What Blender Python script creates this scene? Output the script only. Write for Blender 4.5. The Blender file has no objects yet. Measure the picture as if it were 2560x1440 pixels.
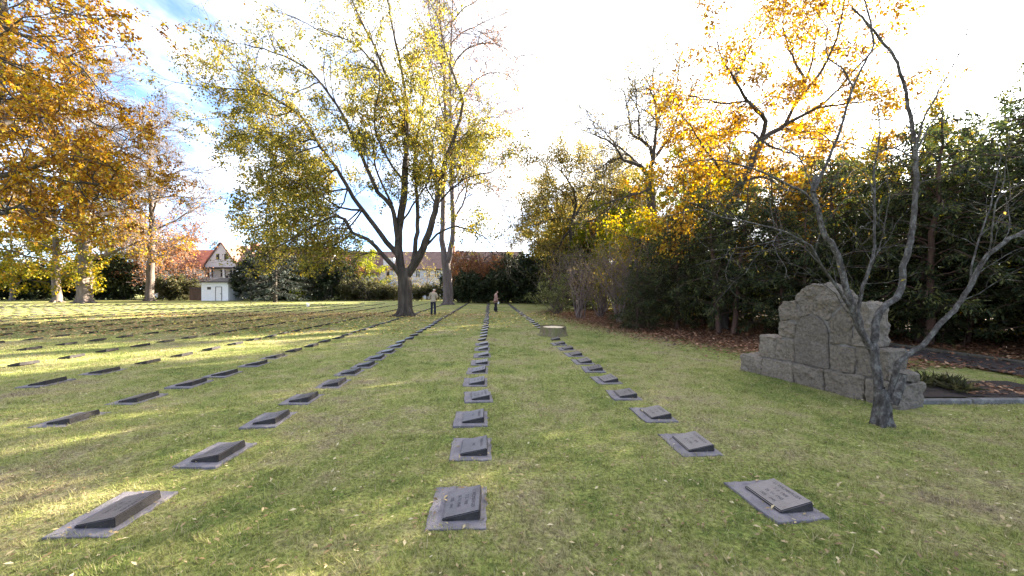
import bpy, bmesh, math, random
import numpy as np
from mathutils import Vector, Matrix, noise as mnoise

# ------------------------------------------------------------------ camera, sky, sun, exposure
S = bpy.context.scene
COL = S.collection
R = math.radians
CAMZ, F, HY = 1.65, 930.0, 725.0          # eye height, focal length in photo pixels, horizon row
cam_d = bpy.data.cameras.new('camera'); cam = bpy.data.objects.new('camera', cam_d); COL.objects.link(cam)
cam.location = (0, 0, CAMZ); cam.rotation_euler = (R(90), 0, 0)
cam_d.sensor_width = 36; cam_d.lens = 36 * F / 2560; cam_d.shift_y = 5 / 2560
cam_d.clip_start = 0.05; cam_d.clip_end = 3000
S.camera = cam

SUN_AZ, SUN_EL = R(51), R(19)              # azimuth to the right of the view axis (+Y), elevation
SUN_DIR = Vector((math.sin(SUN_AZ) * math.cos(SUN_EL), math.cos(SUN_AZ) * math.cos(SUN_EL), math.sin(SUN_EL)))
sun_d = bpy.data.lights.new('sun', 'SUN'); sun = bpy.data.objects.new('sun', sun_d); COL.objects.link(sun)
sun_d.energy = 5.0; sun_d.angle = R(0.5); sun_d.color = (1.0, 0.88, 0.70)
sun.rotation_euler = (-SUN_DIR).to_track_quat('-Z', 'Y').to_euler()
S.view_settings.view_transform = 'Standard'; S.view_settings.look = 'None'
S.view_settings.gamma = 1; S.view_settings.exposure = 3.3
S.cycles.max_bounces = 6; S.cycles.diffuse_bounces = 3; S.cycles.transmission_bounces = 4; S.cycles.glossy_bounces = 2
S.cycles.transparent_max_bounces = 4

SKY_OFF = (1.9, 8.8, 9.0)
def world():
    w = bpy.data.worlds.new('World'); S.world = w; w.use_nodes = True
    nt = w.node_tree; N = nt.nodes; L = nt.links; N.clear()
    out = N.new('ShaderNodeOutputWorld'); bg = N.new('ShaderNodeBackground'); L.new(bg.outputs[0], out.inputs[0])
    sky = N.new('ShaderNodeTexSky'); sky.sky_type = 'NISHITA'; sky.sun_disc = False
    sky.sun_elevation = SUN_EL; sky.sun_rotation = SUN_AZ
    sky.altitude = 2500; sky.air_density = 0.75; sky.dust_density = 0.0; sky.ozone_density = 2.5
    bg.inputs[1].default_value = 0.08
    tc = N.new('ShaderNodeTexCoord')
    nrm = N.new('ShaderNodeVectorMath'); nrm.operation = 'NORMALIZE'; L.new(tc.outputs['Generated'], nrm.inputs[0])
    sep = N.new('ShaderNodeSeparateXYZ'); L.new(nrm.outputs[0], sep.inputs[0])
    def math_(op, a, b=None, clamp=False):
        m = N.new('ShaderNodeMath'); m.operation = op; m.use_clamp = clamp
        for i, v in enumerate((a, b)):
            if v is None: continue
            if isinstance(v, (int, float)): m.inputs[i].default_value = v
            else: L.new(v, m.inputs[i])
        return m.outputs[0]
    zc = math_('ADD', math_('MAXIMUM', sep.outputs[2], 0.0), 0.12)
    cmb = N.new('ShaderNodeCombineXYZ')
    L.new(math_('DIVIDE', sep.outputs[0], zc), cmb.inputs[0]); L.new(math_('DIVIDE', sep.outputs[1], zc), cmb.inputs[1])
    def noise(scale, det, rough, sx=1, sy=1, rot=0):
        mp = N.new('ShaderNodeMapping'); L.new(cmb.outputs[0], mp.inputs[0])
        mp.inputs['Scale'].default_value = (sx, sy, 1); mp.inputs['Rotation'].default_value = (0, 0, rot); mp.inputs['Location'].default_value = SKY_OFF
        n = N.new('ShaderNodeTexNoise'); n.inputs['Scale'].default_value = scale
        n.inputs['Detail'].default_value = det; n.inputs['Roughness'].default_value = rough
        L.new(mp.outputs[0], n.inputs['Vector']); return n.outputs[0]
    n1 = noise(0.85, 4, 0.55, 1, 0.7, 0.5)          # banks of cloud
    n2 = noise(4.5, 5, 0.6, 1, 0.55, 0.9)           # rippled altocumulus
    dot = N.new('ShaderNodeVectorMath'); dot.operation = 'DOT_PRODUCT'
    L.new(nrm.outputs[0], dot.inputs[0]); dot.inputs[1].default_value = SUN_DIR
    d = dot.outputs['Value']
    cov = math_('ADD', math_('MULTIPLY', n1, 1.4), math_('MULTIPLY', n2, 1.1))
    cov = math_('ADD', cov, math_('MULTIPLY', math_('ABSOLUTE', d), 0.6))  # unseen cloud added behind the camera as well, for ambient light from the front
    mr = N.new('ShaderNodeMapRange'); mr.interpolation_type = 'SMOOTHSTEP'; mr.inputs[1].default_value = 1.17; mr.inputs[2].default_value = 1.90
    L.new(cov, mr.inputs[0])
    # cloud brightness: brighter towards the sun
    glow = math_('POWER', math_('MAXIMUM', d, 0.0), 3.0)
    glow2 = math_('POWER', math_('MAXIMUM', d, 0.0), 60.0)
    cb = math_('ADD', math_('ADD', 3.5, math_('MULTIPLY', glow, 2.6)), math_('MULTIPLY', glow2, 9.0))
    cb = math_('MULTIPLY', cb, math_('ADD', 0.45, math_('MULTIPLY', n2, 1.05)))
    cc = N.new('ShaderNodeVectorMath'); cc.operation = 'SCALE'; cc.inputs[0].default_value = (0.985, 0.985, 1.0); L.new(cb, cc.inputs['Scale'])
    mx = N.new('ShaderNodeMix'); mx.data_type = 'RGBA'; L.new(mr.outputs[0], mx.inputs['Factor'])
    deep = N.new('ShaderNodeVectorMath'); deep.operation = 'SCALE'; deep.inputs['Scale'].default_value = 0.95; L.new(sky.outputs[0], deep.inputs[0]); L.new(deep.outputs[0], mx.inputs['A']); L.new(cc.outputs[0], mx.inputs['B'])
    L.new(mx.outputs['Result'], bg.inputs[0])
world()

# ------------------------------------------------------------------ helpers
def at(px, py, Y):
    """the point at depth Y seen at photo pixel (px, py)"""
    return ((px - 1280) / F * Y, Y, CAMZ + (HY - py) / F * Y)
RD = np.array((-0.0590, 0.99826))          # direction of the grave rows
PD = np.array((0.99826, 0.0590))           # across the rows
def uv(u, v):
    p = PD * u + RD * v
    return float(p[0]), float(p[1])
ROWROT = math.atan2(-RD[0], RD[1])

def tag(o, label=None, cat=None, group=None, kind=None):
    if label: o['label'] = label
    if cat: o['category'] = cat
    if group: o['group'] = group
    if kind: o['kind'] = kind
    return o
def empty(name, loc, rz=0, label=None, cat=None, group=None, scale=None):
    o = bpy.data.objects.new(name, None); COL.objects.link(o)
    o.location = loc; o.rotation_euler = (0, 0, rz)
    if scale: o.scale = (scale,) * 3 if isinstance(scale, (int, float)) else scale
    return tag(o, label, cat, group)
def link(name, me, mat=None, parent=None):
    o = bpy.data.objects.new(name, me); COL.objects.link(o)
    if mat is not None and not me.materials: me.materials.append(mat)
    if parent is not None: o.parent = parent
    return o
def mesh_np(name, V, faces, nv, smooth=False):
    """V (n,3); faces: list of (array (m,k)) ; builds a mesh quickly"""
    me = bpy.data.meshes.new(name)
    me.vertices.add(len(V)); me.vertices.foreach_set('co', np.ascontiguousarray(V, dtype=np.float32).ravel())
    faces = [f for f in faces if len(f)]
    nl = sum(f.size for f in faces); npol = sum(len(f) for f in faces)
    me.loops.add(nl); me.polygons.add(npol)
    me.loops.foreach_set('vertex_index', np.concatenate([f.ravel() for f in faces]).astype(np.int32))
    tot = np.concatenate([np.full(len(f), f.shape[1], np.int32) for f in faces])
    st = np.concatenate(([0], np.cumsum(tot)[:-1])).astype(np.int32)
    me.polygons.foreach_set('loop_start', st)
    me.polygons.foreach_set('loop_total', tot)
    if smooth: me.polygons.foreach_set('use_smooth', np.ones(npol, bool))
    me.update(calc_edges=True); me.validate(verbose=False)
    return me
def bm_obj(name, bm, mat, parent=None, smooth=False):
    me = bpy.data.meshes.new(name); bm.normal_update(); bm.to_mesh(me); bm.free()
    if smooth: me.polygons.foreach_set('use_smooth', np.ones(len(me.polygons), bool))
    return link(name, me, mat, parent)
def add_box(bm, x0, y0, z0, x1, y1, z1):
    vs = [bm.verts.new(p) for p in ((x0,y0,z0),(x1,y0,z0),(x1,y1,z0),(x0,y1,z0),(x0,y0,z1),(x1,y0,z1),(x1,y1,z1),(x0,y1,z1))]
    for f in ((3,2,1,0),(4,5,6,7),(0,1,5,4),(1,2,6,5),(2,3,7,6),(3,0,4,7)): bm.faces.new([vs[i] for i in f])
def box_obj(name, dims, mat, parent=None, bevel=0.0):
    bm = bmesh.new(); add_box(bm, *dims)
    if bevel: bmesh.ops.bevel(bm, geom=bm.edges[:], offset=bevel, segments=1, affect='EDGES')
    return bm_obj(name, bm, mat, parent)
def poly_obj(name, pts, faces, mat, parent=None):
    me = bpy.data.meshes.new(name); me.from_pydata(pts, [], faces); me.update()
    return link(name, me, mat, parent)

# ------------------------------------------------------------------ materials
def new_mat(name):
    m = bpy.data.materials.new(name); m.use_nodes = True
    nt = m.node_tree; return m, nt, nt.nodes, nt.links, nt.nodes['Principled BSDF']
def ramp(N, stops, interp='LINEAR'):
    r = N.new('ShaderNodeValToRGB'); cr = r.color_ramp; cr.interpolation = interp
    while len(cr.elements) < len(stops): cr.elements.new(0.5)
    for e, (p, c) in zip(cr.elements, stops): e.position = p; e.color = (*c, 1)
    return r
def noise_node(N, L, vec, scale, det=3, rough=0.55):
    n = N.new('ShaderNodeTexNoise'); n.inputs['Scale'].default_value = scale
    n.inputs['Detail'].default_value = det; n.inputs['Roughness'].default_value = rough
    if vec is not None: L.new(vec, n.inputs['Vector'])
    return n
def simple(name, stops, scale=6, bump=0.0, rough=0.8, bscale=None, stretch=(1,1,1), spec=0.3, det=5):
    """stone, wood, plaster, paint: noise through a ramp, with bump"""
    m, nt, N, L, b = new_mat(name)
    tc = N.new('ShaderNodeTexCoord'); mp = N.new('ShaderNodeMapping'); mp.inputs['Scale'].default_value = stretch
    L.new(tc.outputs['Object'], mp.inputs[0])
    n = noise_node(N, L, mp.outputs[0], scale, det, 0.65)
    r = ramp(N, stops); L.new(n.outputs[0], r.inputs[0]); L.new(r.outputs[0], b.inputs['Base Color'])
    b.inputs['Roughness'].default_value = rough; b.inputs['Specular IOR Level'].default_value = spec
    if bump:
        n2 = noise_node(N, L, mp.outputs[0], bscale or scale * 4, 5, 0.7)
        bp = N.new('ShaderNodeBump'); bp.inputs['Strength'].default_value = bump; bp.inputs['Distance'].default_value = 0.02
        L.new(n2.outputs[0], bp.inputs['Height']); L.new(bp.outputs[0], b.inputs['Normal'])
    return m
def leaf_mat(name, stops, transl=0.45, clump=0.35, cscale=0.8, rough=0.6):
    """each leaf its own colour; sprays of neighbouring leaves vary together"""
    m, nt, N, L, b = new_mat(name)
    g = N.new('ShaderNodeNewGeometry')
    n = noise_node(N, L, g.outputs['Position'], cscale, 2)
    mx = N.new('ShaderNodeMath'); mx.operation = 'MULTIPLY_ADD'; L.new(n.outputs[0], mx.inputs[0]); mx.inputs[1].default_value = clump * 2.4
    mx.inputs[2].default_value = -clump * 1.2
    ad = N.new('ShaderNodeMath'); ad.operation = 'ADD'; L.new(g.outputs['Random Per Island'], ad.inputs[0]); L.new(mx.outputs[0], ad.inputs[1]); ad.use_clamp = True
    r = ramp(N, stops); L.new(ad.outputs[0], r.inputs[0])
    L.new(r.outputs[0], b.inputs['Base Color']); b.inputs['Roughness'].default_value = rough; b.inputs['Specular IOR Level'].default_value = 0.25
    t = N.new('ShaderNodeBsdfTranslucent')
    hs = N.new('ShaderNodeHueSaturation'); hs.inputs['Saturation'].default_value = 1.12; hs.inputs['Value'].default_value = 1.25
    L.new(r.outputs[0], hs.inputs['Color']); L.new(hs.outputs[0], t.inputs[0])
    ms = N.new('ShaderNodeMixShader'); ms.inputs[0].default_value = transl
    L.new(b.outputs[0], ms.inputs[1]); L.new(t.outputs[0], ms.inputs[2])
    L.new(ms.outputs[0], N['Material Output'].inputs[0])
    return m
M = {}
M['bark_maple'] = simple('bark_maple', [(0.3,(0.022,0.017,0.013)),(0.5,(0.055,0.042,0.032)),(0.72,(0.115,0.092,0.072))], 5, 0.9, 0.9, 16, (1,1,0.16))
M['bark_oak'] = simple('bark_oak', [(0.3,(0.025,0.021,0.019)),(0.55,(0.06,0.05,0.042)),(0.75,(0.11,0.095,0.08))], 5, 0.9, 0.9, 18, (1,1,0.2))
M['bark_pale'] = simple('bark_pale', [(0.3,(0.06,0.046,0.038)),(0.5,(0.125,0.10,0.085)),(0.75,(0.22,0.18,0.155))], 3, 0.9, 0.9, 14, (1,1,0.2))
M['bark_grey'] = simple('bark_grey', [(0.30,(0.022,0.019,0.017)),(0.42,(0.048,0.043,0.039)),(0.53,(0.078,0.072,0.067)),(0.62,(0.15,0.146,0.136)),(0.72,(0.075,0.075,0.052)),(0.8,(0.033,0.031,0.026))], 18, 1.0, 0.85, 45, (1,1,0.6), spec=.15)
M['bark_purple'] = simple('bark_purple', [(0.3,(0.075,0.06,0.060)),(0.7,(0.17,0.14,0.138))], 4, 0.8, 0.9, 14, (1,1,.2))
M['bark_red'] = simple('bark_red', [(0.3,(0.035,0.021,0.016)),(0.7,(0.10,0.06,0.045))], 6, 0.6, 0.9, 20, (1,1,0.2))
M['twig_dark'] = simple('twig_dark', [(0.3,(0.085,0.062,0.054)),(0.7,(0.20,0.15,0.135))], 5, 0.0, 0.9)
M['twig_brown'] = simple('twig_brown', [(0.3,(0.07,0.050,0.042)),(0.7,(0.17,0.13,0.115))], 4, 0.0, 0.9)
M['leaf_yellowgreen'] = leaf_mat('leaf_yellowgreen', [(0.0,(0.085,0.088,0.018)),(0.35,(0.165,0.155,0.028)),(0.65,(0.265,0.23,0.042)),(0.87,(0.42,0.34,0.065)),(1.0,(0.28,0.16,0.04))], 0.45, 0.3, 0.45)
M['leaf_gold'] = leaf_mat('leaf_gold', [(0.0,(0.10,0.045,0.014)),(0.3,(0.24,0.115,0.017)),(0.6,(0.42,0.225,0.022)),(0.85,(0.52,0.34,0.035)),(1.0,(0.50,0.39,0.06))], 0.45, 0.3, 0.8)
M['leaf_oak'] = leaf_mat('leaf_oak', [(0.0,(0.10,0.045,0.014)),(0.3,(0.23,0.105,0.017)),(0.6,(0.38,0.20,0.024)),(0.85,(0.50,0.32,0.035)),(1.0,(0.30,0.26,0.035))], 0.5, 0.35, 0.5)
M['leaf_lime'] = leaf_mat('leaf_lime', [(0.0,(0.085,0.095,0.014)),(0.4,(0.175,0.165,0.018)),(0.75,(0.31,0.25,0.025)),(1.0,(0.36,0.20,0.03))], 0.5, 0.35, 0.4)
M['leaf_rust'] = leaf_mat('leaf_rust', [(0.0,(0.13,0.06,0.035)),(0.5,(0.26,0.12,0.06)),(1.0,(0.38,0.19,0.08))], 0.4, 0.3, 0.6)
M['leaf_sparse'] = leaf_mat('leaf_sparse', [(0.0,(0.11,0.10,0.03)),(0.5,(0.22,0.19,0.05)),(1.0,(0.30,0.20,0.06))], 0.45, 0.3, 0.6)
M['leaf_pale'] = leaf_mat('leaf_pale', [(0.0,(0.06,0.075,0.025)),(0.5,(0.16,0.18,0.06)),(1.0,(0.30,0.29,0.12))], 0.4, 0.3, 0.8)
M['leaf_bright'] = leaf_mat('leaf_bright', [(0.0,(0.10,0.13,0.015)),(0.5,(0.20,0.22,0.02)),(1.0,(0.34,0.31,0.04))], 0.45, 0.3, 0.6)
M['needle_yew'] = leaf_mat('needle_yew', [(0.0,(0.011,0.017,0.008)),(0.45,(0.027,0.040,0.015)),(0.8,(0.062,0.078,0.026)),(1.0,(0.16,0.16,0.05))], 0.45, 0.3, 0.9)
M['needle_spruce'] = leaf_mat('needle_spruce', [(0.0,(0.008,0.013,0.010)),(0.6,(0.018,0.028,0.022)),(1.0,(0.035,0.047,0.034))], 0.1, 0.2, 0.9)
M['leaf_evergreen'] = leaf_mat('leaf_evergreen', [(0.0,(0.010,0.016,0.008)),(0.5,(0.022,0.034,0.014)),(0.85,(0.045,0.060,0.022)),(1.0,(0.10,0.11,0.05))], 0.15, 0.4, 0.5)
M['leaf_privet'] = leaf_mat('leaf_privet', [(0.0,(0.025,0.028,0.012)),(0.5,(0.06,0.062,0.026)),(1.0,(0.15,0.13,0.055))], 0.35, 0.4, 0.7)

# ------------------------------------------------------------------ plant engine
class Plant:
    def __init__(s, seed):
        s.r = random.Random(seed); s.tubes = {}; s.leaf = []
    def tube(s, pts, rad, sides):
        s.tubes.setdefault((len(pts), sides), []).append([(*p, q) for p, q in zip(pts, rad)])
    def limb(s, pts, r0, r1, sides=7, jit=0.0, step=0.5, power=1.0):
        """a smooth guided limb; returns the dense polyline"""
        P = [Vector(p) for p in pts]; out = []
        Q = [P[0] * 2 - P[1]] + P + [P[-1] * 2 - P[-2]]
        for i in range(1, len(Q) - 2):
            n = max(1, int((Q[i+1] - Q[i]).length / step))
            for k in range(n):
                t = k / n; a, b, c, d = Q[i-1], Q[i], Q[i+1], Q[i+2]
                out.append(0.5 * ((2*b) + (c-a)*t + (2*a-5*b+4*c-d)*t*t + (3*b-a-3*c+d)*t*t*t))
        out.append(P[-1]); n = len(out) - 1
        if jit:
            for i in range(1, n):
                out[i] = out[i] + Vector((s.r.gauss(0, jit), s.r.gauss(0, jit), s.r.gauss(0, jit)))
        rad = [r0 + (r1 - r0) * (i / n) ** power for i in range(n + 1)]
        s.tube([tuple(p) for p in out], rad, sides)
        return [tuple(p) for p in out], rad
    def spawn(s, pts, rad, lv, levels, t0=0.2):
        """side shoots along a polyline, recursively; the last level carries leaves"""
        r = s.r; P = levels[lv]; n = len(pts) - 1
        seg = [math.dist(pts[i], pts[i+1]) for i in range(n)]; tot = sum(seg)
        cnt = P['d'] * tot * (1 - t0); cnt = int(cnt) + (r.random() < cnt % 1)
        last = lv == len(levels) - 1
        jobs = [(t0 + (1 - t0) * (i + r.random()) / cnt) for i in range(cnt)]
        if P.get('tip', 1): jobs.append(1.0)
        for t in jobs:
            x = t * tot; i = 0
            while i < n - 1 and x > seg[i]: x -= seg[i]; i += 1
            f = min(1.0, x / max(seg[i], 1e-6)); a, b = pts[i], pts[i+1]
            o = [a[k] + (b[k] - a[k]) * f for k in range(3)]; pr = rad[i] + (rad[i+1] - rad[i]) * f
            dx = [(b[k] - a[k]) / max(seg[i], 1e-6) for k in range(3)]
            # frame
            if abs(dx[2]) < 0.9: ux, uy, uz = -dx[1], dx[0], 0.0
            else: ux, uy, uz = 0.0, -dx[2], dx[1]
            ul = math.sqrt(ux*ux + uy*uy + uz*uz) or 1; ux /= ul; uy /= ul; uz /= ul
            vx, vy, vz = dx[1]*uz - dx[2]*uy, dx[2]*ux - dx[0]*uz, dx[0]*uy - dx[1]*ux
            ang = R(r.uniform(*P['a'])) if t < 1 else R(r.uniform(0, 20)); ph = r.uniform(0, 6.283)
            if P.get('flat'): ph = r.choice((0, math.pi)) + r.gauss(0, P['flat'])
            c, sn = math.cos(ang), math.sin(ang); cp, sp = math.cos(ph) * sn, math.sin(ph) * sn
            d = [dx[0]*c + ux*cp + vx*sp, dx[1]*c + uy*cp + vy*sp, dx[2]*c + uz*cp + vz*sp + P.get('up', 0)]
            ln = r.uniform(*P['l']) * (1.1 - P.get('tap', 0.6) * t)
            if P.get('clip') and P['clip'](o): continue
            ns = P.get('n', 4); st = ln / ns; q = [tuple(o)]; w = P.get('w', 0.2); tr = P.get('tr', 0.0)
            for k in range(ns):
                d[0] += r.gauss(0, w); d[1] += r.gauss(0, w); d[2] += r.gauss(0, w) + tr
                m = math.sqrt(d[0]**2 + d[1]**2 + d[2]**2) or 1; d = [d[0]/m, d[1]/m, d[2]/m]
                o = [o[0] + d[0]*st, o[1] + d[1]*st, o[2] + d[2]*st]; q.append(tuple(o))
            r0 = min(pr * 0.75, P['r'] * (0.6 + 0.5 * ln / P['l'][1])); r1 = P.get('r1', min(r0, max(r0 * 0.3, P['r'] * 0.42)))
            rr = [r0 + (r1 - r0) * k / ns for k in range(ns + 1)]
            if r0 > 0: s.tube(q, rr, P.get('s', 3))
            if not last: s.spawn(q, rr, lv + 1, levels, P.get('t0', 0.25))
            if P.get('leaf'):
                k_ = P['leaf']; lf = P.get('fn'); nl = int(k_) + (r.random() < k_ % 1)
                if lf is None or r.random() < lf(q[-1]):
                    for _ in range(nl):
                        tt = r.uniform(0.15, 1.0) * ns; j = min(int(tt), ns - 1); g = tt - j
                        A, B = q[j], q[j+1]
                        s.leaf.append((A[0]+(B[0]-A[0])*g, A[1]+(B[1]-A[1])*g, A[2]+(B[2]-A[2])*g, B[0]-A[0], B[1]-A[1], B[2]-A[2]))
    def wood_mesh(s, name):
        Vs, Fs, off = [], [], 0
        for (n, sd), lst in s.tubes.items():
            A = np.array(lst, dtype=np.float64)                    # (m, n, 4)
            P, Rr = A[..., :3], A[..., 3]
            T = np.empty_like(P); T[:, 1:-1] = P[:, 2:] - P[:, :-2]; T[:, 0] = P[:, 1] - P[:, 0]; T[:, -1] = P[:, -1] - P[:, -2]
            T /= np.linalg.norm(T, axis=2, keepdims=True) + 1e-9
            D = P[:, -1] - P[:, 0]; ax = np.argmin(np.abs(D), axis=1)
            ref = np.eye(3)[ax][:, None, :]
            U = np.cross(T, ref); U /= np.linalg.norm(U, axis=2, keepdims=True) + 1e-9
            W = np.cross(T, U)
            th = np.arange(sd) * 2 * math.pi / sd
            ring = U[:, :, None, :] * np.cos(th)[None, None, :, None] + W[:, :, None, :] * np.sin(th)[None, None, :, None]
            V = P[:, :, None, :] + ring * Rr[:, :, None, None]
            m = len(A); idx = off + np.arange(m * n * sd).reshape(m, n, sd)
            a = idx[:, :-1, :]; b = idx[:, 1:, :]
            f = np.stack([a, np.roll(a, -1, 2), np.roll(b, -1, 2), b], axis=-1).reshape(-1, 4)
            Vs.append(V.reshape(-1, 3)); Fs.append(f); off += m * n * sd
        return mesh_np(name, np.concatenate(Vs), [np.concatenate(Fs)], off, True)
    def leaf_mesh(s, name, size, asp=0.6, droop=0.4, follow=0.4, per=1, spread=0.0, shape='leaf', seed=1, flat=0.8):
        A = np.array(s.leaf, dtype=np.float64)
        return leaves(name, np.repeat(A, per, 0), size, asp, droop, follow, spread, shape, seed, flat)
def unit(v): return v / (np.linalg.norm(v, axis=-1, keepdims=True) + 1e-9)
def leaves(name, A, size, asp=0.6, droop=0.4, follow=0.4, spread=0.0, shape='leaf', seed=1, flat=0.8):
    g = np.random.default_rng(seed); n = len(A)
    pos = A[:, :3] + g.normal(0, 1, (n, 3)) * spread
    ax = unit(g.normal(0, 1, (n, 3)) + unit(A[:, 3:6]) * follow * 3 + np.array((0, 0, -droop * 2)))
    nr = unit(g.normal(0, 1, (n, 3)) * (1.2 - flat) + np.array((0, 0, flat)))
    sd = unit(np.cross(ax, nr)); nr = np.cross(sd, ax)
    Ln = (size[0] + (size[1] - size[0]) * g.random(n))[:, None]; Wd = Ln * asp * 0.5
    if shape == 'leaf':
        pr = [(0, 0, 0), (0.5, 1, 0.12), (1, 0, -0.05), (0.5, -1, 0.12)]
    elif shape == 'lobed':
        pr = [(0, 0, 0), (0.25, .75, .05), (0.42, .35, .0), (0.62, 1, .10), (0.72, .45, 0), (1, 0, -.08), (0.72, -.45, 0), (0.62, -1, .10), (0.42, -.35, 0), (0.25, -.75, .05)]
    elif shape == 'spray':
        pr = [(0, 0, 0), (0.35, 1, -.03), (0.45, .3, 0), (0.75, .75, -.05), (1, 0, -.1), (0.7, -.7, -.05), (0.4, -.3, 0), (0.3, -1, -.03)]
    k = len(pr)
    V = np.stack([pos + ax * Ln * a + sd * Wd * b + nr * Ln * c for a, b, c in pr], axis=1).reshape(-1, 3)
    return mesh_np(name, V, [np.arange(n * k).reshape(n, k)], n * k, False)
def plant(name, pl, wood, leafm, loc=(0,0,0), label=None, cat='tree', group=None, lk=None, rz=0, scale=None, crown='crown', trunk='trunk', extra=None):
    """the thing, with its trunk and its crown as parts"""
    t = empty(name, loc, rz, label, cat, group, scale)
    link(trunk, pl.wood_mesh(trunk), wood, t)
    if lk is not None and pl.leaf: link(crown, pl.leaf_mesh(crown, **lk), leafm, t)
    return t
def copy_thing(src, loc, rz, scale, label, group=None):
    c = src.copy(); COL.objects.link(c); c.location = loc; c.rotation_euler = (0, 0, rz)
    c.scale = (scale,) * 3 if isinstance(scale, (int, float)) else scale
    if label: c['label'] = label
    if group: c['group'] = group
    for ch in src.children:
        d = ch.copy(); COL.objects.link(d); d.parent = c
        for g in ch.children:
            e = g.copy(); COL.objects.link(e); e.parent = d
    return c

# ------------------------------------------------------------------ ground
def litter_edge(Y): return 0.5 + 56.0 / max(Y, 4.0)     # the leaf litter lies to the right of this line
def grass_color(N, L, pos):
    n1 = noise_node(N, L, pos, 0.55, 4, 0.6); n2 = noise_node(N, L, pos, 2.6, 5, 0.7); n3 = noise_node(N, L, pos, 22, 4, 0.7)
    a = N.new('ShaderNodeMath'); a.operation = 'MULTIPLY_ADD'; L.new(n2.outputs[0], a.inputs[0]); a.inputs[1].default_value = 0.80; L.new(n1.outputs[0], a.inputs[2])
    b = N.new('ShaderNodeMath'); b.operation = 'MULTIPLY_ADD'; L.new(n3.outputs[0], b.inputs[0]); b.inputs[1].default_value = 0.55; L.new(a.outputs[0], b.inputs[2])
    r = ramp(N, [(0.36,(0.085,0.130,0.030)),(0.445,(0.145,0.182,0.046)),(0.51,(0.232,0.248,0.072)),(0.575,(0.290,0.268,0.120)),(0.63,(0.260,0.210,0.130)),(0.70,(0.085,0.062,0.042))])
    sc = N.new('ShaderNodeMath'); sc.operation = 'MULTIPLY'; L.new(b.outputs[0], sc.inputs[0]); sc.inputs[1].default_value = 0.448
    L.new(sc.outputs[0], r.inputs[0]); return r.outputs[0], n2, n3
def ground_mat():
    m, nt, N, L, b = new_mat('lawn_ground')
    g = N.new('ShaderNodeNewGeometry'); pos = g.outputs['Position']
    col, n2, n3 = grass_color(N, L, pos)
    sep = N.new('ShaderNodeSeparateXYZ'); L.new(pos, sep.inputs[0])
    def mth(op, a, c=None):
        k = N.new('ShaderNodeMath'); k.operation = op
        for i, v in enumerate((a, c)):
            if v is None: continue
            if isinstance(v, (int, float)): k.inputs[i].default_value = v
            else: L.new(v, k.inputs[i])
        return k.outputs[0]
    # bare soil spots and thin worn turf
    n5 = noise_node(N, L, pos, 3.2, 6, 0.8)
    soil = N.new('ShaderNodeMapRange'); soil.inputs[1].default_value = 0.58; soil.inputs[2].default_value = 0.68; L.new(n5.outputs[0], soil.inputs[0])
    sr = ramp(N, [(0.3,(0.045,0.033,0.022)),(0.7,(0.14,0.10,0.066))]); L.new(n3.outputs[0], sr.inputs[0])
    m1 = N.new('ShaderNodeMix'); m1.data_type = 'RGBA'; L.new(mth('MULTIPLY', soil.outputs[0], 0.45), m1.inputs['Factor']); L.new(col, m1.inputs['A']); L.new(sr.outputs[0], m1.inputs['B'])
    # leaf litter under the yews
    yl = mth('MAXIMUM', sep.outputs[1], 4.0)
    e = mth('SUBTRACT', sep.outputs[0], mth('ADD', mth('DIVIDE', 56.0, yl), 0.5))
    n4 = noise_node(N, L, pos, 0.9, 4, 0.6)
    e = mth('MINIMUM', e, mth('SUBTRACT', 33.0, sep.outputs[1]))
    e = mth('MINIMUM', e, mth('MAXIMUM', mth('SUBTRACT', sep.outputs[1], 9.8), mth('SUBTRACT', sep.outputs[0], 11.4)))
    e = mth('ADD', e, mth('MULTIPLY', mth('SUBTRACT', n4.outputs[0], 0.5), 2.6))
    mk = N.new('ShaderNodeMapRange'); mk.interpolation_type = 'SMOOTHSTEP'; mk.inputs[1].default_value = -0.6; mk.inputs[2].default_value = 1.6; L.new(e, mk.inputs[0])
    lr = ramp(N, [(0.25,(0.04,0.024,0.016)),(0.5,(0.12,0.064,0.038)),(0.75,(0.22,0.135,0.08))])
    n6 = noise_node(N, L, pos, 14, 4, 0.75); L.new(n6.outputs[0], lr.inputs[0])
    m2 = N.new('ShaderNodeMix'); m2.data_type = 'RGBA'; L.new(mk.outputs[0], m2.inputs['Factor']); L.new(m1.outputs['Result'], m2.inputs['A']); L.new(lr.outputs[0], m2.inputs['B'])
    n8 = noise_node(N, L, pos, 34, 3, 0.7); vr = N.new('ShaderNodeMapRange'); vr.inputs[1].default_value = .32; vr.inputs[2].default_value = .68; vr.inputs[3].default_value = .38; vr.inputs[4].default_value = 1.5; L.new(n8.outputs[0], vr.inputs[0])
    hv = N.new('ShaderNodeHueSaturation'); L.new(m2.outputs['Result'], hv.inputs['Color']); L.new(vr.outputs[0], hv.inputs['Value'])
    L.new(hv.outputs[0], b.inputs['Base Color']); b.inputs['Roughness'].default_value = 0.95; b.inputs['Specular IOR Level'].default_value = 0.1
    n7 = noise_node(N, L, pos, 60, 5, 0.8)
    bp = N.new('ShaderNodeBump'); bp.inputs['Strength'].default_value = 0.9; bp.inputs['Distance'].default_value = 0.025
    L.new(n7.outputs[0], bp.inputs['Height']); L.new(bp.outputs[0], b.inputs['Normal'])
    return m
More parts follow.
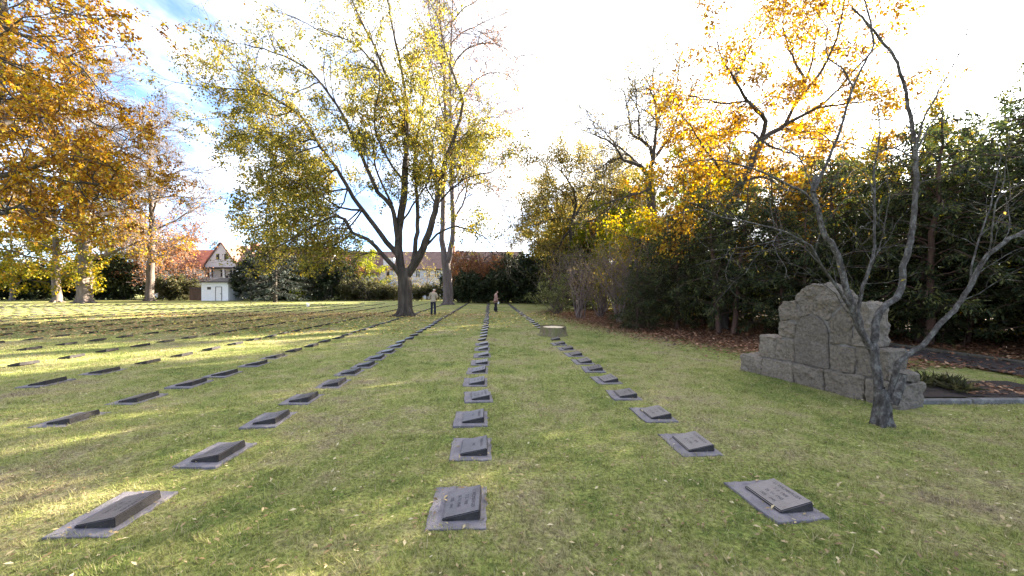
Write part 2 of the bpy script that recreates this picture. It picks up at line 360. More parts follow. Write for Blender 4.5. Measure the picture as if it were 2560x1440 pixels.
def ground():
    n = 420; t = np.linspace(-1, 1, n)
    x = 3.0 * np.sinh(t * 6.0) ; y = 6.0 + 3.0 * np.sinh(t * 6.0)
    X, Y = np.meshgrid(x, y)
    d = np.hypot(X, Y - 4)
    Z = 0.006 * (np.sin(X*2.1+.3) * np.sin(Y*1.7) + np.sin(X*4.7+Y*3.1) * .5 + np.sin(X*.9-Y*1.3)) * np.clip(1.2 - d / 25, 0, 1)
    V = np.stack([X, Y, Z - 0.006], -1).reshape(-1, 3)
    i = np.arange(n * n).reshape(n, n)
    f = np.stack([i[:-1, :-1], i[:-1, 1:], i[1:, 1:], i[1:, :-1]], -1).reshape(-1, 4)
    o = link('lawn', mesh_np('lawn', V, [f], n * n, True), ground_mat()); tag(o, kind='structure')
ground()
M['asphalt'] = simple('asphalt', [(0.3,(0.024,0.020,0.019)),(0.7,(0.055,0.047,0.044))], 30, 0.5, 0.9)
M['kerb_stone'] = simple('kerb_stone', [(0.3,(0.07,0.068,0.066)),(0.5,(0.12,0.116,0.11)),(0.7,(0.20,0.195,0.185))], 12, 0.5, 0.85)
M['kerb_old'] = simple('kerb_old', [(0.3,(0.035,0.031,0.026)),(0.5,(0.07,0.062,0.05)),(0.7,(0.10,0.095,0.065))], 8, 0.5, 0.9)
def path():
    bm = bmesh.new(); L0 = []; n = 14
    for i in range(n + 1):
        v = 11.2 - i * 0.75
        L0.append((bm.verts.new((9.6 + 0.10 * (11.2 - v) * 0.4 + .05 * math.sin(i), v, 0.024)), bm.verts.new((11.1 + 0.10 * (11.2 - v) * .4, v, 0.024))))
    for a, b in zip(L0, L0[1:]): bm.faces.new((a[0], b[0], b[1], a[1]))
    tag(bm_obj('footpath', bm, M['asphalt']), kind='structure')
    k = empty('path_kerb', (11.2, 11.2, 0), 0, 'long weathered grey kerb between the dark footpath and the red leaf litter', 'kerb')
    for i in range(9):
        o = box_obj('kerb_segment', (-0.06, -1.02 * i - 1.0, -0.05, 0.08, -1.02 * i - .012, 0.085 + .008 * math.sin(i * 3)), M['kerb_old'], k, 0.016)
        o.location.x = .04 * i
path()

# ------------------------------------------------------------------ buildings beyond the hedge
M['plaster'] = simple('plaster', [(0.3,(0.76,0.77,0.80)),(0.7,(0.85,0.86,0.88))], 2, 0.1, 0.9)
M['plaster_blue'] = simple('plaster_blue', [(0.3,(0.56,0.60,0.72)),(0.7,(0.68,0.71,0.80))], 2, 0.1, 0.9)
def tiles(name, c0, c1, scale=3.0):
    m, nt, N, L, b = new_mat(name)
    tc = N.new('ShaderNodeTexCoord'); w = N.new('ShaderNodeTexWave'); w.bands_direction = 'Z'; w.inputs['Scale'].default_value = scale; w.inputs['Distortion'].default_value = 0.6
    L.new(tc.outputs['Object'], w.inputs[0]); n = noise_node(N, L, tc.outputs['Object'], 1.3, 5, 0.7)
    r = ramp(N, [(0.3, c0), (0.7, c1)]); L.new(n.outputs[0], r.inputs[0]); L.new(r.outputs[0], b.inputs['Base Color'])
    bp = N.new('ShaderNodeBump'); bp.inputs['Strength'].default_value = 0.6; bp.inputs['Distance'].default_value = 0.06
    L.new(w.outputs[0], bp.inputs['Height']); L.new(bp.outputs[0], b.inputs['Normal']); b.inputs['Roughness'].default_value = 0.85
    return m
M['tile_red'] = tiles('tile_red', (0.36,0.085,0.045), (0.55,0.17,0.09))
M['tile_brown'] = tiles('tile_brown', (0.15,0.075,0.055), (0.28,0.15,0.11))
M['tile_grey'] = tiles('tile_grey', (0.13,0.075,0.06), (0.25,0.15,0.12))
M['glass_dark'] = simple('glass_dark', [(0.3,(0.02,0.024,0.03)),(0.7,(0.05,0.06,0.07))], 1, 0, 0.08, spec=0.6)
M['white_paint'] = simple('white_paint', [(0.3,(0.72,0.72,0.72)),(0.7,(0.82,0.82,0.82))], 4, 0, 0.5)
M['dark_trim'] = simple('dark_trim', [(0.3,(0.045,0.04,0.045)),(0.7,(0.09,0.08,0.085))], 4, 0.2, 0.8)
M['wood_brown'] = simple('wood_brown', [(0.3,(0.06,0.035,0.024)),(0.7,(0.14,0.085,0.06))], 4, 0.4, 0.85, 20, (1,1,.2))
M['brick'] = simple('brick', [(0.3,(0.24,0.085,0.06)),(0.7,(0.40,0.15,0.10))], 6, 0.5, 0.9)
def window(parent, x, y, z, w, h, cross=True, frame=None):
    """a window on a wall facing the camera: frame, with the pane as its sub-part"""
    bm = bmesh.new(); t = 0.09
    add_box(bm, x-w/2, y-.06, z, x-w/2+t, y+.02, z+h); add_box(bm, x+w/2-t, y-.06, z, x+w/2, y+.02, z+h)
    add_box(bm, x-w/2+t, y-.06, z, x+w/2-t, y+.02, z+t); add_box(bm, x-w/2+t, y-.06, z+h-t, x+w/2-t, y+.02, z+h)
    if cross:
        add_box(bm, x-.035, y-.055, z+t, x+.035, y+.0, z+h-t); add_box(bm, x-w/2+t, y-.050, z+h*.62, x-.035, y, z+h*.62+.06); add_box(bm, x+.035, y-.050, z+h*.62, x+w/2-t, y, z+h*.62+.06)
    f = bm_obj('window', bm, frame or M['white_paint'], parent)
    box_obj('pane', (x-w/2+t, y-.02, z+t, x+w/2-t, y+.015, z+h-t), M['glass_dark'], f)
def gable_roof(name, parent, mat, x0, x1, y0, y1, ze, zr, axis, over=0.4, th=0.2):
    """two slabs; axis 'x': ridge along x, 'y': ridge along y"""
    bm = bmesh.new()
    def slab(a, b, c, d):
        n = (Vector(b) - Vector(a)).cross(Vector(d) - Vector(a)).normalized()
        if n.z < 0: n = -n
        lo = [bm.verts.new(p) for p in (a, b, c, d)]; hi = [bm.verts.new(Vector(p) + n * th) for p in (a, b, c, d)]
        bm.faces.new(lo[::-1]); bm.faces.new(hi)
        for i in range(4): bm.faces.new((lo[i], lo[(i+1) % 4], hi[(i+1) % 4], hi[i]))
    if axis == 'x':
        ym = (y0 + y1) / 2; k = (zr - ze) / (ym - y0); e = ze - k * over
        slab((x0-over, y0-over, e), (x1+over, y0-over, e), (x1+over, ym, zr), (x0-over, ym, zr))
        slab((x1+over, y1+over, e), (x0-over, y1+over, e), (x0-over, ym, zr), (x1+over, ym, zr))
    else:
        xm = (x0 + x1) / 2; k = (zr - ze) / (xm - x0); e = ze - k * over
        slab((x0-over, y1, e), (x0-over, y0-over, e), (xm, y0-over, zr), (xm, y1, zr))
        slab((x1+over, y0-over, e), (x1+over, y1, e), (xm, y1, zr), (xm, y0-over, zr))
    bmesh.ops.recalc_face_normals(bm, faces=bm.faces)
    return bm_obj(name, bm, mat, parent)
def house_walls(parent, mat, x0, x1, y0, y1, ze, zr, axis):
    pts = [(x0,y0,0),(x1,y0,0),(x1,y1,0),(x0,y1,0),(x0,y0,ze),(x1,y0,ze),(x1,y1,ze),(x0,y1,ze)]
    fs = [(0,1,5,4),(1,2,6,5),(2,3,7,6),(3,0,4,7)]
    if axis == 'y':
        xm = (x0+x1)/2; pts += [(xm,y0,zr-.02),(xm,y1,zr-.02)]; fs[0] = (0,1,5,8,4); fs[2] = (2,3,7,9,6)
    else:
        ym = (y0+y1)/2; pts += [(x1,ym,zr-.02),(x0,ym,zr-.02)]; fs[1] = (1,2,6,8,5); fs[3] = (3,0,4,9,7)
    return poly_obj('wall', pts, fs, mat, parent)

# white house with its gable to the lawn
H = empty('gable_house', (-56.3, 72, 0), 0, 'white house with a steep gable, two small attic windows and a brown roof', 'house')
house_walls(H, M['plaster'], -3.1, 3.1, 0, 8, 6.4, 10.8, 'y')
gable_roof('roof', H, M['tile_brown'], -3.1, 3.1, 0, 8, 6.4, 10.8, 'y', 0.25)
house_walls(H, M['plaster'], 3.12, 19, 2.5, 12, 6.0, 10.7, 'x')
rf = gable_roof('roof', H, M['tile_brown'], 3.2, 19, 2.5, 12, 6.0, 10.7, 'x', 0.35)
box_obj('chimney', (1.2, 6.2, 10.0, 2.6, 7.2, 11.5), M['brick'], rf)
for dx in (-.62, .92): window(H, dx, 0, 7.55, .55, 1.1, False, M['dark_trim'])
for dx in (-2.0, 0.4, 2.2): window(H, dx, -1.2 + 1.2, 4.1, 1.15, 1.5)
box_obj('veranda_roof', (-3.9, -1.3, 5.75, 3.5, -.01, 6.0), M['dark_trim'], H)
for dx in (-3.6, -1.2, 1.3, 3.2): box_obj('veranda_post', (dx-.12, -1.2, 0, dx+.12, -.96, 5.74), M['white_paint'], H)
box_obj('veranda_rail', (-3.47, -1.12, 3.3, 3.07, -1.04, 3.95), M['plaster'], H)
# red roofed house behind it
H = empty('red_roof_house', (-69, 80, 0), 0, 'white house under a bright red tiled roof behind the bare trees', 'house')
house_walls(H, M['plaster'], -9, 5.6, 0, 9, 6.6, 10.6, 'x')
rf = gable_roof('roof', H, M['tile_red'], -9, 5.6, 0, 9, 6.6, 10.6, 'x', 0.5)
box_obj('chimney', (4.0, 3.6, 9.6, 4.8, 4.4, 11.2), M['plaster'], rf)
bm = bmesh.new(); add_box(bm, 3.1, .55, 6.9, 4.6, 2.8, 8.2); dm = bm_obj('dormer', bm, M['plaster'], H)
box_obj('dormer_roof', (2.85, .35, 8.2, 4.85, 3.2, 8.4), M['tile_red'], dm)
for dx in (-6.5, -3.5, -.9, .6, 3.4): window(H, dx, 0, 4.3, 1.2, 1.5)
# long pale house behind the big tree
H = empty('long_house', (-15, 72, 0), 0, 'long pale blue house with a low red brown roof behind the beige jacket man', 'house')
house_walls(H, M['plaster_blue'], -10.4, 17, 0, 9, 5.9, 9.4, 'x')
rf = gable_roof('roof', H, M['tile_grey'], -10.4, 17, 0, 9, 5.9, 9.4, 'x', 0.45)
box_obj('chimney', (2.2, 3.2, 8.6, 3.4, 4.4, 10.6), M['brick'], rf)
box_obj('dormer', (-10.0, .3, 6.3, -8.0, 2.8, 7.9), M['white_paint'], H)
for dx in (-9.0, -3.2, -1.2, .4, 4.0, 7.5, 11): window(H, dx, 0, 4.05, .95 if dx > -9 else .8, 1.35, dx > -9)
for dx in (-7, -2.2, 4, 9): window(H, dx, 0, 1.2, 1.0, 1.4)
H = empty('brown_roof_house', (-28, 74, 0), 0, 'low house with a dull brown roof behind the dark shrubs, beside the pale blue house', 'house')
house_walls(H, M['plaster'], -8, 2.3, 0, 8, 5.2, 9.6, 'x')
gable_roof('roof', H, M['tile_brown'], -8, 2.3, 0, 8, 5.2, 9.6, 'x', 0.4)
for dx in (-5, -1, 1): window(H, dx, 0, 2.8, 1.0, 1.3)
# white shed
H = empty('garden_shed', (-45.55, 57, 0), 0, 'small white flat roofed shed with a closed door at the lawn edge', 'shed')
box_obj('wall', (-2.05, 0, 0, 2.05, 3.2, 2.80), M['plaster'], H)
rf = box_obj('roof', (-2.9, -.55, 2.80, 2.75, 3.6, 2.94), M['dark_trim'], H)
bm = bmesh.new()
vs = [bm.verts.new(p) for p in ((-1.6,.3,2.95),(2.3,.3,2.95),(2.3,3.2,2.95),(-1.6,3.2,2.95),(-.2,1.3,3.55),(1.3,1.3,3.55),(1.3,2.2,3.55),(-.2,2.2,3.55))]
for f in ((0,1,5,4),(1,2,6,5),(2,3,7,6),(3,0,4,7),(4,5,6,7)): bm.faces.new([vs[i] for i in f])
bm_obj('roof_lantern', bm, M['kerb_stone'], rf)
box_obj('vent_pipe', (.5, 1.5, 3.56, .75, 1.75, 3.95), M['dark_trim'], rf)
d = box_obj('door', (.22, -.04, .02, 1.04, .03, 2.08), M['white_paint'], H)
bm = bmesh.new()
for a in ((.13,-.06,.02,.21,.02,2.17),(1.05,-.06,.02,1.13,.02,2.17),(.21,-.06,2.09,1.05,.02,2.17)): add_box(bm, *a)
bm_obj('door_frame', bm, M['kerb_stone'], d)
box_obj('handle', (.93, -.10, 1.0, .99, -.045, 1.12), M['dark_trim'], d)
w = box_obj('window', (-1.15, -.03, 1.72, -.58, .03, 2.12), M['dark_trim'], H)
box_obj('pane', (-1.09, -.04, 1.77, -.64, -.025, 2.07), M['glass_dark'], w)
w = box_obj('window', (2.02, .9, 1.4, 2.09, 1.9, 2.1), M['white_paint'], H); box_obj('pane', (2.08, .98, 1.48, 2.10, 1.82, 2.02), M['glass_dark'], w)
H = empty('garden_gate', (-48.6, 57.2, 0), 0, 'dark brown boarded gate closing the gap beside the white shed', 'gate')
for i in range(9): box_obj('board', (-1.0 + i*.205, 0, .05, -.80 + i*.205, .05, 2.05 + .02 * (i % 2)), M['wood_brown'], H)
box_obj('top_rail', (-1.05, -.05, 1.85, .9, -.003, 1.97), M['dark_trim'], H)
H = empty('board_fence', (-21, 59.5, 0), 0, 'reddish brown board fence behind the low hedge shrubs and the big tree', 'fence')
bm = bmesh.new()
for i in range(44): add_box(bm, -5 + i*.22, 0, .05, -4.8 + i*.22, .04, 2.0 + .02 * (i % 3))
bm_obj('board_panel', bm, M['wood_brown'], H)
for i in range(5): box_obj('post', (-5 + i*2.4, .05, 0, -4.86 + i*2.4, .17, 2.1), M['dark_trim'], H)
# ------------------------------------------------------------------ grave stones
M['slate'] = simple('slate', [(0.22,(0.012,0.010,0.011)),(0.45,(0.026,0.023,0.024)),(0.65,(0.042,0.038,0.037)),(0.82,(0.075,0.07,0.05))], 13, 0.6, 0.85, 55, spec=0.25, det=8)  # wedge sides: their shade is painted in as a darker stone colour
M['slate_face'] = simple('slate_face', [(0.22,(0.034,0.031,0.038)),(0.45,(0.064,0.058,0.071)),(0.65,(0.090,0.083,0.098)),(0.82,(0.13,0.124,0.115))], 11, 0.22, 0.30, 70, spec=0.9, det=8)  # polished top of the same stone, painted lighter as if lit
M['slate_plate'] = simple('slate_plate', [(0.25,(0.07,0.065,0.075)),(0.44,(0.145,0.134,0.15)),(0.58,(0.20,0.18,0.19)),(0.72,(0.12,0.122,0.075)),(0.82,(0.27,0.25,0.24))], 5, 0.5, 0.75, 70, spec=0.25)
M['engraving'] = simple('engraving', [(0.3,(0.022,0.021,0.03)),(0.7,(0.045,0.043,0.055))], 30, 0, 0.9)
WX, WY, HL, HH = 0.265, 0.365, 0.018, 0.070       # wedge: width, length, low and high edge
def plate_bm(seed):
    r = random.Random(seed); bm = bmesh.new(); n = 9; ring = []
    w, h = .21, .275
    for a, b in (((-w,-h),(w,-h)), ((w,-h),(w,h)), ((w,h),(-w,h)), ((-w,h),(-w,-h))):
        for i in range(n):
            t = i / n; j = .0055 if i else .003
            ring.append((a[0]+(b[0]-a[0])*t + r.gauss(0,j), a[1]+(b[1]-a[1])*t + r.gauss(0,j)))
    lo = [bm.verts.new((x, y, -.03)) for x, y in ring]; hi = [bm.verts.new((x, y, .009)) for x, y in ring]
    tp = [bm.verts.new((x*.985, y*.985, .0125)) for x, y in ring]
    for i in range(len(ring)):
        k = (i + 1) % len(ring); bm.faces.new((lo[i], lo[k], hi[k], hi[i])); bm.faces.new((hi[i], hi[k], tp[k], tp[i]))
    bm.faces.new(tp); return bm
def wedge_bm(seed):
    r = random.Random(seed); bm = bmesh.new(); x0, x1, y0, y1, b = -.105, -.105 + WX, -WY/2 - .01, WY/2 - .01, .0135
    vs = [bm.verts.new(p) for p in ((x0,y0,b),(x1+.008,y0,b),(x1+.008,y1,b),(x0,y1,b),(x0+.004,y0+.004,b+HL),(x1,y0+.004,b+HH),(x1,y1-.004,b+HH),(x0+.004,y1-.004,b+HL))]
    for f in ((3,2,1,0),(4,5,6,7),(0,1,5,4),(1,2,6,5),(2,3,7,6),(3,0,4,7)): bm.faces.new([vs[i] for i in f])
    bmesh.ops.bevel(bm, geom=bm.edges[:], offset=.006, segments=2, affect='EDGES')
    bm.normal_update()
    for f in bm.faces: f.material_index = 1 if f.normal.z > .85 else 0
    for v in bm.verts: v.co += Vector((r.gauss(0,.0008), r.gauss(0,.0008), r.gauss(0,.0006)))
    return bm
def to_mesh(bm, name, mat):
    me = bpy.data.meshes.new(name); bm.normal_update(); bm.to_mesh(me); bm.free(); me.materials.append(mat); return me
PLATES = [to_mesh(plate_bm(i), 'base_plate', M['slate_plate']) for i in range(3)]
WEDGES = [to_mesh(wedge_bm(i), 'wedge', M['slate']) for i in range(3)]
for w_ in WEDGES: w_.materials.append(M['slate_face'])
def text_mesh(lines):
    """engraved lettering on the slope: the lines run along the row, tops towards the high edge"""
    V, Fc, off = [], [], 0
    th = math.atan2(HH - HL, WX)
    for txt, up, size in lines:
        cu = bpy.data.curves.new('lettering', 'FONT'); cu.body = txt; cu.size = size; cu.align_x = 'CENTER'; cu.resolution_u = 2; cu.extrude = 0
        ob = bpy.data.objects.new('lettering', cu); COL.objects.link(ob)
        dg = bpy.context.evaluated_depsgraph_get(); ev = ob.evaluated_get(dg); me = ev.to_mesh()
        me.calc_loop_triangles()
        for v in me.vertices:
            sx, sy = v.co.x * .86, v.co.y + up         # sx along reading direction (towards -y), sy up the slope
            lx = -.105 + .004 + sy * math.cos(th); lz = .0135 + HL + sy * math.sin(th) + .0012
            V.append((lx, -sx - .01, lz))
        for t in me.loop_triangles: Fc.append([off + i for i in t.vertices])
        off = len(V); ev.to_mesh_clear(); COL.objects.unlink(ob); bpy.data.objects.remove(ob); bpy.data.curves.remove(cu)
    me = bpy.data.meshes.new('inscription'); me.from_pydata(V, [], Fc); me.update(); me.materials.append(M['engraving'])
    return me
TEXTS = [text_mesh(t) for t in (
    [('U. WILMBERGER', .205, .040), ('7. 3. 1908', .150, .038), ('26. 11. 1945', .095, .038), ('1920    1945', .038, .034)],
    [('H. SCHROEDER', .205, .040), ('12. 1. 1898', .140, .036), ('20. 4. 1945', .080, .036)],
    [('K. LINDNER', .205, .042), ('4. 5. 1921', .135, .038), ('29. 4. 1945', .072, .038)],
    [('UNBEKANNT', .195, .042), ('1945', .115, .040)])]
FAR_TOP = {}
def far_stone_mesh():
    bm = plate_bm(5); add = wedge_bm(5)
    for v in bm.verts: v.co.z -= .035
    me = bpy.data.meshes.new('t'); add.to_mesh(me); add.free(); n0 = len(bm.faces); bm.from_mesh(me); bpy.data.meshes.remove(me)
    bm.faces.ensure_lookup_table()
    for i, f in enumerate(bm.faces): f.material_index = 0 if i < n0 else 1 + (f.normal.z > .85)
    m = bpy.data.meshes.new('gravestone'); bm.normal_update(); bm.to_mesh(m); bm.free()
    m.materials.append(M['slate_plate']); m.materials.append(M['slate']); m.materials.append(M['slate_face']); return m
def gravestones():
    rnd = random.Random(11)
    ORD = ['first','second','third','fourth','fifth','sixth','seventh','eighth','ninth','tenth','eleventh','twelfth','thirteenth','fourteenth','fifteenth','sixteenth','seventeenth','eighteenth','nineteenth','twentieth']
    def ordinal(i):
        if i < 20: return ORD[i]
        t = {2:'twenty',3:'thirty',4:'forty'}[(i+1)//10]; k = (i+1) % 10
        return t + '-' + ORD[k-1] if k else {2:'twentieth',3:'thirtieth',4:'fortieth'}[(i+1)//10]
    rows = [('the tree stump row', 2.12), ('the row towards the woman', -.24), ('the row beside the man', -2.77), ('the big tree row', -5.27)]
    for k in range(26): rows.append((('the ' + ordinal(k) + ' row past the tree'), -7.8 - 2.5 * k))
    near = {2.12:[2.80,3.85,4.80,5.72,6.68,7.62,8.42,9.35,10.3,11.25,12.3], -.24:[2.85,3.88,4.79,5.76,6.67,7.6,8.43,9.4], -2.77:[2.92,3.90,4.90,5.79,6.70,7.58,8.30,9.19],
            -5.27:[4.16,5.05,5.94,6.85,7.60,8.56,9.45], -7.8:[7.05,7.96,8.9]}
    out = []
    for name, u in rows:
        v0 = near.get(u)
        if v0: vs = list(v0)
        else: vs = [2.6 + rnd.random() * .9]
        while vs[-1] < 45.5: vs.append(vs[-1] + .925 + rnd.gauss(0, .035))
        c = 0
        for v in vs:
            x, y = uv(u + rnd.gauss(0, .03), v)
            if u > 2 and 12.5 < v < 15.4: continue
            if math.hypot(x + 6.8, y - 23.6) < 1.35: continue
            if x < -1.376 * y - .25 or y < 2: continue
            out.append((math.hypot(x, y), x, y, name, c)); c += 1
    out.sort()
    first = {}
    far_me = far_stone_mesh()
    V, Fs, off, mats = [], [], 0, []
    fv = np.array([v.co for v in far_me.vertices])
    for i, (d, x, y, name, c) in enumerate(out):
        rz = ROWROT + rnd.gauss(0, .04); tilt = (rnd.gauss(0, .012), rnd.gauss(0, .014))
        z = -0.002 if d < 12 else (-0.008 if d < 20 else -0.018)
        label = 'dark wedge gravestone %s from the near end in %s' % (ordinal(c), name)
        if i < 300:
            if d < 11.5:
                o = empty('gravestone', (x, y, z), 0, label, 'gravestone', 'dark wedge gravestones in rows on the lawn')
                o.rotation_euler = (tilt[0], tilt[1], rz)
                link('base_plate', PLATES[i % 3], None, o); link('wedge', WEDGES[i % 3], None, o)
                if d < 9: link('inscription', TEXTS[{0:0}.get(i, (i * 7 + 1) % 4)] if not (name.endswith('woman') and c == 0) else TEXTS[0], None, o)
            else:
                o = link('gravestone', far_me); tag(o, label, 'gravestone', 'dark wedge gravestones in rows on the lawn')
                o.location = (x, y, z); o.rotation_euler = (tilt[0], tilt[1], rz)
        else:
            c_, s_ = math.cos(rz), math.sin(rz); P = fv.copy(); P[:, 0] = fv[:, 0]*c_ - fv[:, 1]*s_ + x; P[:, 1] = fv[:, 0]*s_ + fv[:, 1]*c_ + y; P[:, 2] -= .024
            V.append(P)
    nv = len(fv); bm = bmesh.new(); bm.from_mesh(far_me); bmesh.ops.triangulate(bm, faces=bm.faces[:]); 
    tri = np.array([[v.index for v in f.verts] for f in bm.faces]); mi = np.array([f.material_index for f in bm.faces]); bm.free()
    if V:
        k = len(V); me = mesh_np('distant_gravestones', np.concatenate(V), [(tri[None] + (np.arange(k) * nv)[:, None, None]).reshape(-1, 3)], k * nv)
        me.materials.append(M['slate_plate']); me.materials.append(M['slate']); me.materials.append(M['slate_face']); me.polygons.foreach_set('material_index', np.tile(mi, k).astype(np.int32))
        o = link('distant_gravestones', me); tag(o, 'many small dark gravestones in rows across the far lawn', 'gravestones', kind='stuff')
    return len(out)
gravestones()

# ------------------------------------------------------------------ stone memorial
M['granite'] = simple('granite', [(0.26,(0.080,0.068,0.056)),(0.42,(0.126,0.108,0.090)),(0.50,(0.161,0.138,0.113)),(0.58,(0.198,0.165,0.127)),(0.66,(0.166,0.148,0.126)),(0.80,(0.278,0.250,0.214))], 22, 1.0, 0.95, 38, det=9)
M['granite_fine'] = simple('granite_fine', [(0.26,(0.070,0.060,0.051)),(0.45,(0.112,0.097,0.082)),(0.58,(0.148,0.127,0.106)),(0.74,(0.214,0.188,0.157))], 30, 0.5, 0.9, 60, det=9)
M['mortar'] = simple('mortar', [(0.3,(0.10,0.095,0.09)),(0.7,(0.19,0.18,0.17))], 20, 0.5, 0.95)
for k_ in ('granite', 'granite_fine'):          # every block its own shade of stone
    nt_ = M[k_].node_tree; oi = nt_.nodes.new('ShaderNodeObjectInfo'); mr_ = nt_.nodes.new('ShaderNodeMapRange'); mr_.inputs[3].default_value = .80; mr_.inputs[4].default_value = 1.10
    hs_ = nt_.nodes.new('ShaderNodeHueSaturation'); b_ = nt_.nodes['Principled BSDF']; src_ = b_.inputs['Base Color'].links[0].from_socket
    nt_.links.new(oi.outputs['Random'], mr_.inputs[0]); nt_.links.new(mr_.outputs[0], hs_.inputs['Value']); nt_.links.new(src_, hs_.inputs['Color']); nt_.links.new(hs_.outputs[0], b_.inputs['Base Color'])
def memorial():
    ox, oy = 4.77, 7.70; ang = math.atan2(-0.97, 0.243)          # local x runs along the face, local y points away behind it
    T = empty('stone_memorial', (ox, oy, 0), ang, 'stepped grey granite memorial of rough blocks with a rounded top', 'memorial')
    D = 0.42
    # local +x along the face towards the camera; the face looks to local -y
    def stone(name, pts, y0=0.0, depth=D, rough=.018, seed=0, mat='granite', top_round=0):
        cx = sum(p[0] for p in pts) / len(pts); cz = sum(p[1] for p in pts) / len(pts); g = .007
        bm = bmesh.new(); P = []
        for x, z in pts:
            l = math.hypot(x - cx, z - cz); P.append((x - (x - cx) / l * g, z - (z - cz) / l * g))
        f = bm.faces.new([bm.verts.new((x, y0, z)) for x, z in P])
        ex = bmesh.ops.extrude_face_region(bm, geom=[f]); vs = [e for e in ex['geom'] if isinstance(e, bmesh.types.BMVert)]
        bmesh.ops.translate(bm, verts=vs, vec=(0, depth, 0))
        bmesh.ops.recalc_face_normals(bm, faces=bm.faces)
        bmesh.ops.bevel(bm, geom=bm.edges[:], offset=.017, segments=1, affect='EDGES')
        bmesh.ops.triangulate(bm, faces=bm.faces[:])
        for _ in range(4):
            le = [e for e in bm.edges if e.calc_length() > .05]
            if not le: break
            bmesh.ops.subdivide_edges(bm, edges=le, cuts=1); bmesh.ops.triangulate(bm, faces=[q for q in bm.faces if len(q.verts) > 3])
        bm.normal_update()
        for v in bm.verts:
            q = v.co * 5 + Vector((seed * 9.1, 0, seed * 3.7))
            k = mnoise.noise(q) * rough * 1.6 + mnoise.noise(q * 2.7) * rough * 1.0 + mnoise.noise(q * 6) * rough * .8
            v.co += v.normal * k
        return bm_obj(name, bm, M[mat], T)
    W, r = 2.62, .02
    sd = 1
    # foundation course
    xs = [0, .50, 1.10, 1.62, 2.2, W]
    for a, b in zip(xs, xs[1:]): stone('base_block', [(a, -.08), (b, -.08), (b, .345), (a, .345)], -.05, D + .10, .02, sd); sd += 1
    # second course, stepped
    for a, b, z in ((.36, .74, .77), (.74, 1.08, .76), (1.68, 2.05, .77), (2.05, 2.46, .785)):
        stone('course_block', [(a, .345), (b, .345), (b, z), (a, z)], 0, D, .018, sd); sd += 1
    # arched centre stone
    arch = [(1.09, .345), (1.67, .345), (1.67, .85)]
    for i in range(9):
        t = i / 8 * math.pi; arch.append((1.38 + .285 * math.cos(t), .88 + .36 * math.sin(t)))
    arch.append((1.09, .85))
    stone('centre_stone', arch, -.012, D, .012, 31, 'granite_fine')
    # upper stones round the arch
    stone('shoulder_block', [(.78, .775), (1.085, .775), (1.09, .9), (1.13, 1.06), (1.02, 1.09), (.80, 1.07)], 0, D, .022, 41)
    stone('shoulder_block', [(.80, 1.08), (1.02, 1.10), (1.14, 1.07), (1.24, 1.19), (1.10, 1.46), (.88, 1.45), (.80, 1.36)], 0, D, .025, 42)
    top = [(1.25, 1.19), (1.38, 1.25), (1.53, 1.19), (1.62, 1.12), (1.86, 1.42), (1.84, 1.52), (1.74, 1.66), (1.60, 1.74), (1.45, 1.765), (1.30, 1.73), (1.17, 1.63), (1.10, 1.49)]
    stone('cap_stone', top, .0, D, .03, 43)
    stone('shoulder_block', [(1.68, .785), (2.00, .785), (2.00, 1.47), (1.88, 1.42), (1.635, 1.10), (1.67, .95)], 0, D, .022, 44)
    stone('shoulder_block', [(2.00, .785), (2.24, .79), (2.24, 1.36), (2.16, 1.46), (2.00, 1.47)], 0, D, .022, 45)
    # end post
    stone('end_block', [(2.46, .345), (2.60, .345), (2.60, .47), (2.46, .50)], -.02, D + .03, .02, 46)
    bm = bmesh.new(); add_box(bm, .42, .03, .02, 2.42, D - .03, .74); add_box(bm, .84, .03, .741, 2.2, D - .03, 1.4)
    bm_obj('core', bm, M['mortar'], T)
    return T
memorial()
# bed behind it
def bed():
    x0, y0 = 5.95, 5.45
    for i, (x, w) in enumerate(((5.70, .98), (6.70, .98), (7.70, 1.2))):
        box = box_obj('bed_kerb', (0, 0, -.05, w, .10, .058 + .006 * i), M['kerb_stone'], None, .014); box.location = (x, y0 - .06 + .01 * i, 0)
        tag(box, ['low grey kerbstone of the planting bed touching the granite memorial', 'middle grey kerbstone along the planting bed', 'low grey kerbstone at the bare end of the planting bed'][i], 'kerbstone', 'kerbstones of the planting bed')
    bm = bmesh.new(); n = 12
    g = [[bm.verts.new((5.75 + 3.0 * i / n, 5.57 + 1.0 * j / 5, .05 + .03 * mnoise.noise((i * .7, j * .7, 3)))) for j in range(6)] for i in range(n + 1)]
    for i in range(n):
        for j in range(5): bm.faces.new((g[i][j], g[i+1][j], g[i+1][j+1], g[i][j+1]))
    s = simple('soil', [(0.3,(0.018,0.013,0.012)),(0.7,(0.05,0.036,0.03))], 14, .8, .95)
    tag(bm_obj('soil_bed', bm, s, None, True), kind='structure')
    rnd = random.Random(5); A = []
    for k in range(13):                       # strap leaved plants
        p = Plant(100 + k); cx, cy = 6.0 + rnd.random() * 1.35, 5.68 + rnd.random() * .75
        for _ in range(38):
            a = rnd.random() * 6.283; l = rnd.uniform(.10, .2); p.leaf.append((rnd.gauss(0,.02), rnd.gauss(0,.02), .03, math.cos(a), math.sin(a), .9))
        me = p.leaf_mesh('foliage', (.14, .27), .15, -.12, .6, 1, 0, 'leaf', k, .5)
        o = link('bed_plant', me, M['leaf_privet']); o.location = (cx, cy, .05)
        tag(o, 'low tuft of narrow green leaves in the planting bed behind the granite memorial', 'plant', 'tufted plants in the bed')
bed()

